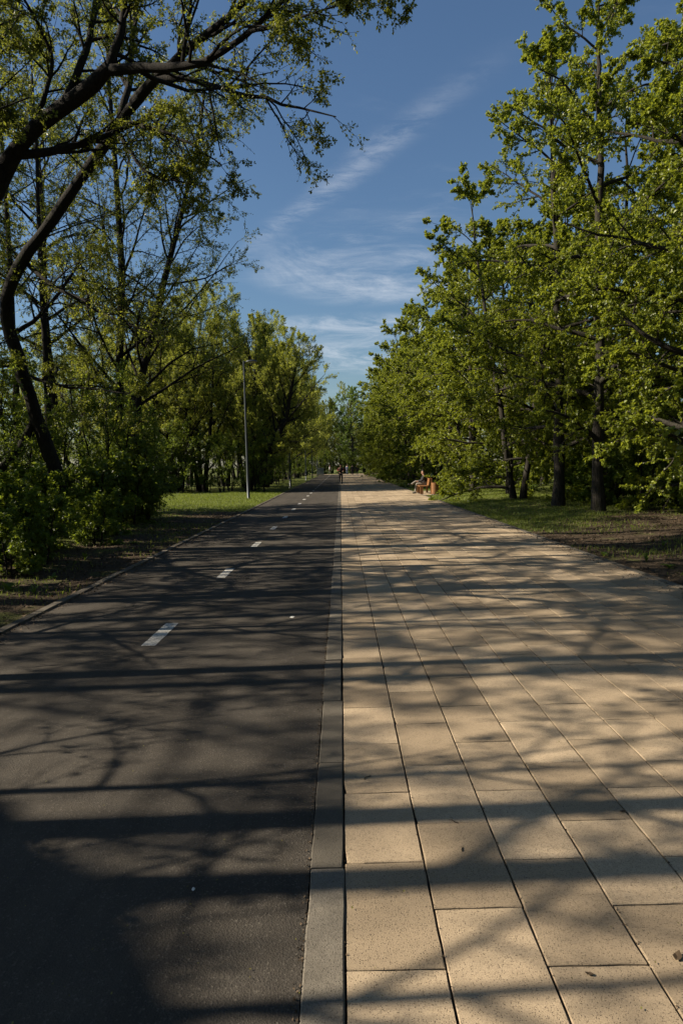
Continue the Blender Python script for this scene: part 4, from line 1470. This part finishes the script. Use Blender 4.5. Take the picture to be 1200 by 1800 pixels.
def person(loc, rz, J, outfit, label, group=None):
    """J: joints in metres, figure faces -y.  body is one surface; clothing and hair are its children"""
    e = tag(empty('person', loc, rz), label, 'person', group)
    hd, nk, ch, pv = J['head'], J['neck'], J['chest'], J['pelvis']
    hv = Vector(hd) - Vector(nk)
    up = hv.normalized()
    fw = Vector(J.get('face', (0, -1, 0))).normalized()
    sd = up.cross(fw).normalized()
    H_ = Vector(hd)
    chains = [[(*pv, (0.13, 0.10)), (*ch, (0.15, 0.10)), (*nk, 0.058), (*(H_ - up * 0.09 + fw * 0.01), (0.062)), (*H_, (0.080, 0.092)), (*(H_ + up * 0.08), 0.07)],
              [(*(H_ - up * 0.02 + fw * 0.09), 0.012), (*(H_ - up * 0.045 + fw * 0.115), 0.014)],
              [(*(H_ + fw * 0.07 - up * 0.01), 0.03), (*(H_ + fw * 0.075 - up * 0.08), 0.03)]]
    for s in (-1, 1):
        q = H_ + sd * 0.083 * s
        chains.append([(*(q - up * 0.025), 0.010), (*(q + up * 0.02 + sd * 0.008 * s), 0.013)])
    for sdn in ('l', 'r'):
        sh, el, wr = J['sh_' + sdn], J['el_' + sdn], J['wr_' + sdn]
        hp, kn, an, toe = J['hip_' + sdn], J['kn_' + sdn], J['an_' + sdn], J['toe_' + sdn]
        chains.append([(*ch, (0.15, 0.10)), (*sh, 0.055), (*el, 0.042), (*wr, 0.026)])
        chains.append([(*pv, (0.13, 0.10)), (*hp, 0.085), (*kn, 0.055), (*an, 0.036)])
        fdir = Vector(wr) - Vector(el)
        chains += hand(wr, fdir, J.get('thumb', (0, -1, 0.2)))
    skin_obj('body', chains, 'skin', e, 1)
    k = outfit.get('puff', 0.02)
    tor = [[(*(Vector(pv) + Vector((0, 0, outfit.get('hem', -0.02)))), (0.15 + k, 0.12 + k)), (*(Vector(pv) * 0.5 + Vector(ch) * 0.5), (0.15 + k, 0.115 + k)), (*ch, (0.175 + k, 0.12 + k)), (*nk, 0.072)]]
    slv = []
    for sdn in ('l', 'r'):
        sh, el, wr = J['sh_' + sdn], J['el_' + sdn], J['wr_' + sdn]
        tor.append([(*ch, (0.175 + k, 0.12 + k)), (*(Vector(sh) * 0.9 + Vector(ch) * 0.1), 0.072 + k * 0.6)])
        slv.append([(*sh, 0.073 + k * 0.7), (*(Vector(sh) * 0.5 + Vector(el) * 0.5), 0.062 + k * 0.6), (*el, 0.056 + k * 0.6), (*wr, 0.042 + k * 0.3)])
    skin_obj('jacket', tor, outfit['top'], e, 2)
    for s_ in slv:
        skin_obj('sleeve', [s_], outfit.get('sleeve', outfit['top']), e, 1)
    if outfit.get('skirt'):
        L = outfit['skirt']
        skin_obj('coat_skirt', [[(pv[0], pv[1], pv[2] + 0.12, (0.165 + k, 0.13 + k)), (pv[0], pv[1], pv[2] - L * 0.5, (0.18 + k, 0.15 + k)), (pv[0], pv[1], pv[2] - L, (0.2 + k, 0.17 + k))]], outfit['top'], e, 1)
    tr = []
    for sdn in ('l', 'r'):
        hp, kn, an = J['hip_' + sdn], J['kn_' + sdn], J['an_' + sdn]
        tr.append([(*pv, (0.15, 0.125)), (*hp, 0.105), (*(Vector(hp) * 0.5 + Vector(kn) * 0.5), 0.088), (*kn, 0.072), (*(Vector(kn) * 0.45 + Vector(an) * 0.55), 0.066), (*an, 0.054)])
    skin_obj('trousers', tr, outfit['legs'], e, 2)
    for sdn in ('l', 'r'):
        an, toe = Vector(J['an_' + sdn]), Vector(J['toe_' + sdn])
        heel = an + (an - toe).normalized() * 0.05
        heel.z = toe.z + (an.z - toe.z) * 0.25
        skin_obj('shoe', [[(*(an + Vector((0, 0, 0.01))), 0.046), (*heel, 0.042), (*(heel * 0.45 + toe * 0.55), 0.043), (*toe, 0.034)]], outfit.get('shoe', 'shoe'), e, 1)
    skin_obj('hair', [[(*(H_ - fw * 0.055 - up * 0.05), 0.05), (*(H_ - fw * 0.035 + up * 0.04), (0.088, 0.085)), (*(H_ + up * 0.095 - fw * 0.0), 0.07), (*(H_ + up * 0.09 + fw * 0.05), 0.045)]], outfit.get('hair', 'hair'), e, 1)
    return e


STAND = dict(head=(0, -0.02, 1.63), neck=(0, 0, 1.47), chest=(0, 0, 1.28), pelvis=(0, 0, 0.95),
             sh_l=(0.19, 0, 1.41), el_l=(0.25, 0.03, 1.12), wr_l=(0.25, -0.06, 0.87), sh_r=(-0.19, 0, 1.41), el_r=(-0.25, 0.03, 1.12), wr_r=(-0.25, -0.06, 0.87),
             hip_l=(0.09, 0, 0.88), kn_l=(0.10, -0.02, 0.48), an_l=(0.10, 0.02, 0.085), toe_l=(0.11, -0.15, 0.036),
             hip_r=(-0.09, 0, 0.88), kn_r=(-0.10, -0.02, 0.48), an_r=(-0.10, 0.02, 0.085), toe_r=(-0.11, -0.15, 0.036))
RUN = dict(STAND, head=(0, -0.12, 1.65), neck=(0, -0.08, 1.49), chest=(0, -0.05, 1.30), pelvis=(0, 0, 0.97),
           sh_l=(0.20, -0.04, 1.42), el_l=(0.30, 0.16, 1.20), wr_l=(0.20, -0.12, 1.15), sh_r=(-0.20, -0.06, 1.42), el_r=(-0.30, -0.02, 1.17), wr_r=(-0.12, -0.27, 1.24),
           hip_l=(0.09, 0, 0.90), kn_l=(0.09, -0.12, 0.50), an_l=(0.07, 0.02, 0.09), toe_l=(0.08, -0.15, 0.036),
           hip_r=(-0.09, 0, 0.90), kn_r=(-0.10, -0.02, 0.50), an_r=(-0.08, 0.36, 0.36), toe_r=(-0.08, 0.30, 0.19))
WALKP = dict(STAND, kn_l=(0.09, -0.10, 0.49), an_l=(0.08, -0.20, 0.09), toe_l=(0.09, -0.37, 0.05), kn_r=(-0.09, 0.04, 0.48), an_r=(-0.08, 0.24, 0.12), toe_r=(-0.09, 0.09, 0.036))
SIT = dict(head=(0, 0.02, 1.18), neck=(0, 0.06, 1.02), chest=(0, 0.10, 0.86), pelvis=(0, 0.12, 0.55), face=(0, -1, -0.25),
           sh_l=(0.19, 0.07, 0.98), el_l=(0.25, -0.04, 0.72), wr_l=(0.12, -0.26, 0.68), sh_r=(-0.19, 0.07, 0.98), el_r=(-0.25, -0.04, 0.72), wr_r=(-0.12, -0.26, 0.68),
           hip_l=(0.09, 0.08, 0.53), kn_l=(0.11, -0.36, 0.54), an_l=(0.10, -0.42, 0.09), toe_l=(0.11, -0.60, 0.036),
           hip_r=(-0.09, 0.08, 0.55), kn_r=(0.0, -0.36, 0.68), an_r=(0.16, -0.66, 0.50), toe_r=(0.17, -0.84, 0.53))
person((0.02, 60.1, 0.0), 0.0, RUN, dict(top='cloth_black', sleeve='cloth_maroon', legs='cloth_black', puff=0.015), 'jogger in black with maroon sleeves running towards the viewer on the kerb line')
person((1.95, 113.5, 0.0), math.pi, WALKP, dict(top='cloth_black', legs='cloth_black', puff=0.05, skirt=0.35), 'walker in long black coat on the far walk, left of the couple')
person((2.72, 113.2, 0.0), math.pi + 0.1, WALKP, dict(top='cloth_black', legs='cloth_black', puff=0.04, shoe='shoe_sole'), 'walker in black jacket with pale shoes, right of the far couple')
person((1.15, 124.5, 0.0), 2.6, STAND, dict(top='cloth_navy', legs='cloth_navy', puff=0.02), 'person in blue clothes standing at the end of the walk')
person((-2.0, 127.5, 0.0), 1.2, WALKP, dict(top='cloth_white', legs='cloth_black', puff=0.02), 'person in a white top on the crossing path beside the cabinet')
person((4.54, 38.0, 0.0), -math.pi / 2, SIT, dict(top='cloth_black', legs='cloth_grey', puff=0.03), 'person in dark jacket and grey trousers sitting cross-legged on the bench')
